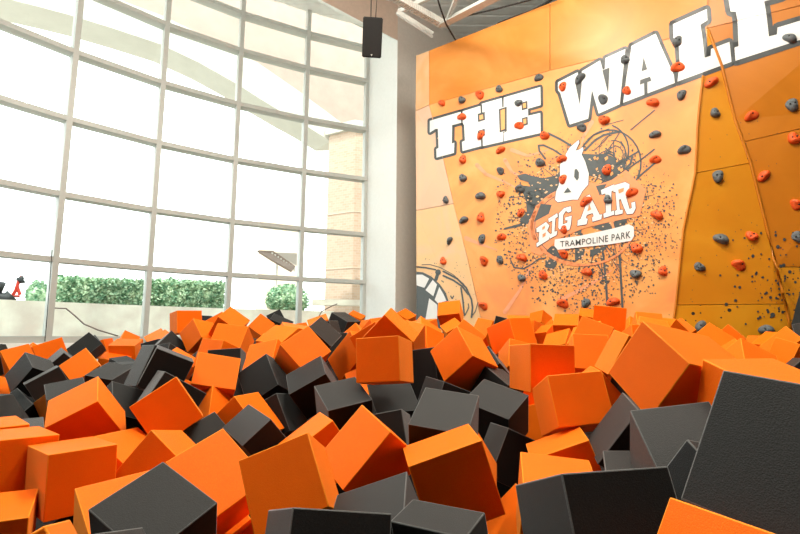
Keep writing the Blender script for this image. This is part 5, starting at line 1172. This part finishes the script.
# garden machine
gm = EYE+ray(8, 300)*(11.5/ray(8, 300).length); g = tag(empty('garden_machine', gm), 'red and black wheeled machine on the planter wall at the left edge', 'machine'); inv = Matrix.Translation(-gm)
M_RED = plain('red_paint', (.55, .05, .03), .4, 0, .1); M_BLK = plain('black_rubber', (.03, .04, .045), .6, 0, .2)
R_ = lambda x, y, dd=11.5: EYE+ray(x, y)*(dd/ray(x, y).length)
bm = bmesh.new()
for pts in ([(-12, 306), (0, 304), (10, 300), (16, 290), (19, 280), (22, 276)], [(-10, 301), (6, 302), (14, 296), (20, 296)], [(17, 286), (20, 295)], [(2, 306), (18, 305.5)]):
    tube(bm, [R_(*q_) for q_ in pts], .03, 6)
bm.transform(inv); from_bm('frame', bm, M_RED, g)
for pts, nm, r in (([(-14, 293), (-5, 298), (6, 299), (12, 295)], 'seat', .11), ([(-14, 285), (-4, 286), (4, 288)], 'engine_cover', .1), ([(19, 277), (22, 281), (24, 280)], 'handle', .06)):
    bm = bmesh.new(); tube(bm, [R_(*q_) for q_ in pts], r, 8); bm.transform(inv); from_bm(nm, bm, M_BLK, g, True)
for xx in (-6, 9):
    bm = bmesh.new(); c = R_(xx, 303); bmesh.ops.create_cone(bm, cap_ends=True, segments=16, radius1=.1, radius2=.1, depth=.07, matrix=Matrix.Translation(c) @ Matrix.Rotation(math.pi/2, 4, 'X')); bm.transform(inv); from_bm('wheel', bm, M_BLK, g)
# cables at the planter wall
M_CAB = plain('cable_brown', (.16, .11, .09), .6)
def on_pw(x, y, k=10.2): return EYE+ray(x, y)*(k/ray(x, y).length)
cable('wall_cable', [on_pw(52, 308, 9.6), on_pw(66, 308.5, 9.7), on_pw(74, 315, 9.7), on_pw(84, 324, 9.7), on_pw(98, 330, 9.6), on_pw(118, 336, 9.5)], .012, 'brown cable sagging across the cream planter wall right of the first mullion', mat=M_CAB)
cable('wall_cable', [on_pw(318, 318, 9.0), on_pw(322, 311, 9.0), on_pw(332, 306, 9.05), on_pw(337, 304, 9.1)], .01, 'thin wire curving up behind the grey foam box near the window end', mat=M_CAB)
cable('window_cord', [R_(52, 250, 8.05), R_(50, 280, 8.05), R_(47.5, 310, 8.05), R_(45, 341, 8.05)], .005, 'thin dark cord hanging down beside the first mullion')

# ------------------------------------------------------------------ light
w = bpy.data.worlds.new('sky'); bpy.context.scene.world = w; w.use_nodes = True
bg = w.node_tree.nodes['Background']; bg.inputs['Color'].default_value = (.93, 1.0, .98, 1); bg.inputs['Strength'].default_value = 3.2
def lamp(x, y, z, sx, sy, e, col, label, rot=(0, 0, 0)):
    o = tag(empty('ceiling_lamp', (x, y, z)), label, 'ceiling lamp', 'white high bay lamps above the pit')
    bm = bmesh.new(); box(bm, (-sx/2, -sy/2, .03), (sx/2, sy/2, .12)); h = from_bm('housing', fin(bm), M_STEEL, o)
    l = bpy.data.lights.new('tube', 'AREA'); l.shape = 'RECTANGLE'; l.size = sx; l.size_y = sy; l.energy = e; l.color = col
    lo = bpy.data.objects.new('lamp_light', l); COL.objects.link(lo); lo.parent = o; lo.location = (0, 0, 0)
    return o
def bay(x, y, z, e, label):  # unseen fill lamp, added to brighten hall and ceiling; housing and rod invented
    o = tag(empty('fill_lamp', (x, y, z)), label, 'ceiling lamp')
    bm = bmesh.new(); bmesh.ops.create_cone(bm, cap_ends=True, segments=20, radius1=.1, radius2=.06, depth=.25, matrix=Matrix.Translation((0, 0, .42))); from_bm('housing', fin(bm), M_STEEL, o)
    bm = bmesh.new(); tube(bm, [Vector((0, 0, .5)), Vector((0, 0, CEIL-z-.002))], .01, 6); from_bm('rod', bm, M_DARK, o)
    l = bpy.data.lights.new('fill_point', 'POINT'); l.energy = e; l.shadow_soft_size = .25; l.color = (1, .93, .82)
    lo = bpy.data.objects.new('fill_light', l); COL.objects.link(lo); lo.parent = o
    return o
for x_, y_, e_ in ((-1.8, 5.0, 100), (1.2, 4.2, 90), (-3.2, 2.6, 80), (2.6, 1.6, 40)): bay(x_, y_, CEIL-1.6, e_, 'added fill lamp on a rod above the pit, out of view')['group'] = 'added fill lamps above the pit'
sun = bpy.data.lights.new('sun', 'SUN'); sun.energy = 3.5; sun.angle = .01; sun.color = (1, .95, .86)
so = bpy.data.objects.new('sun', sun); COL.objects.link(so); so.rotation_euler = Vector((.12, -.5, .86)).to_track_quat('Z', 'Y').to_euler()
for (x, y) in ((-2.5, 1.0), (0.8, 1.6), (2.0, 2.5), (0.5, 3.8)):
    lamp(x, y, CEIL-.8, 1.2, .5, 160, (1, .93, .8), 'white rectangular high bay lamp above the pit')

# ------------------------------------------------------------------ camera
cam = bpy.data.cameras.new('camera'); cam.sensor_width = 36; cam.sensor_fit = 'HORIZONTAL'; cam.lens = F/800*36; cam.clip_start = .02; cam.clip_end = 300
co = bpy.data.objects.new('camera', cam); COL.objects.link(co)
r3 = RT*CR+UP*SR; u3 = RT*-SR+UP*CR
co.matrix_world = Matrix.Translation(EYE) @ Matrix((r3, u3, -FW)).transposed().to_4x4()
sc = bpy.context.scene; sc.camera = co
sc.view_settings.view_transform = 'Standard'; sc.view_settings.look = 'None'; sc.view_settings.gamma = 1; sc.view_settings.use_curve_mapping = False
sc.view_settings.exposure = 0.0
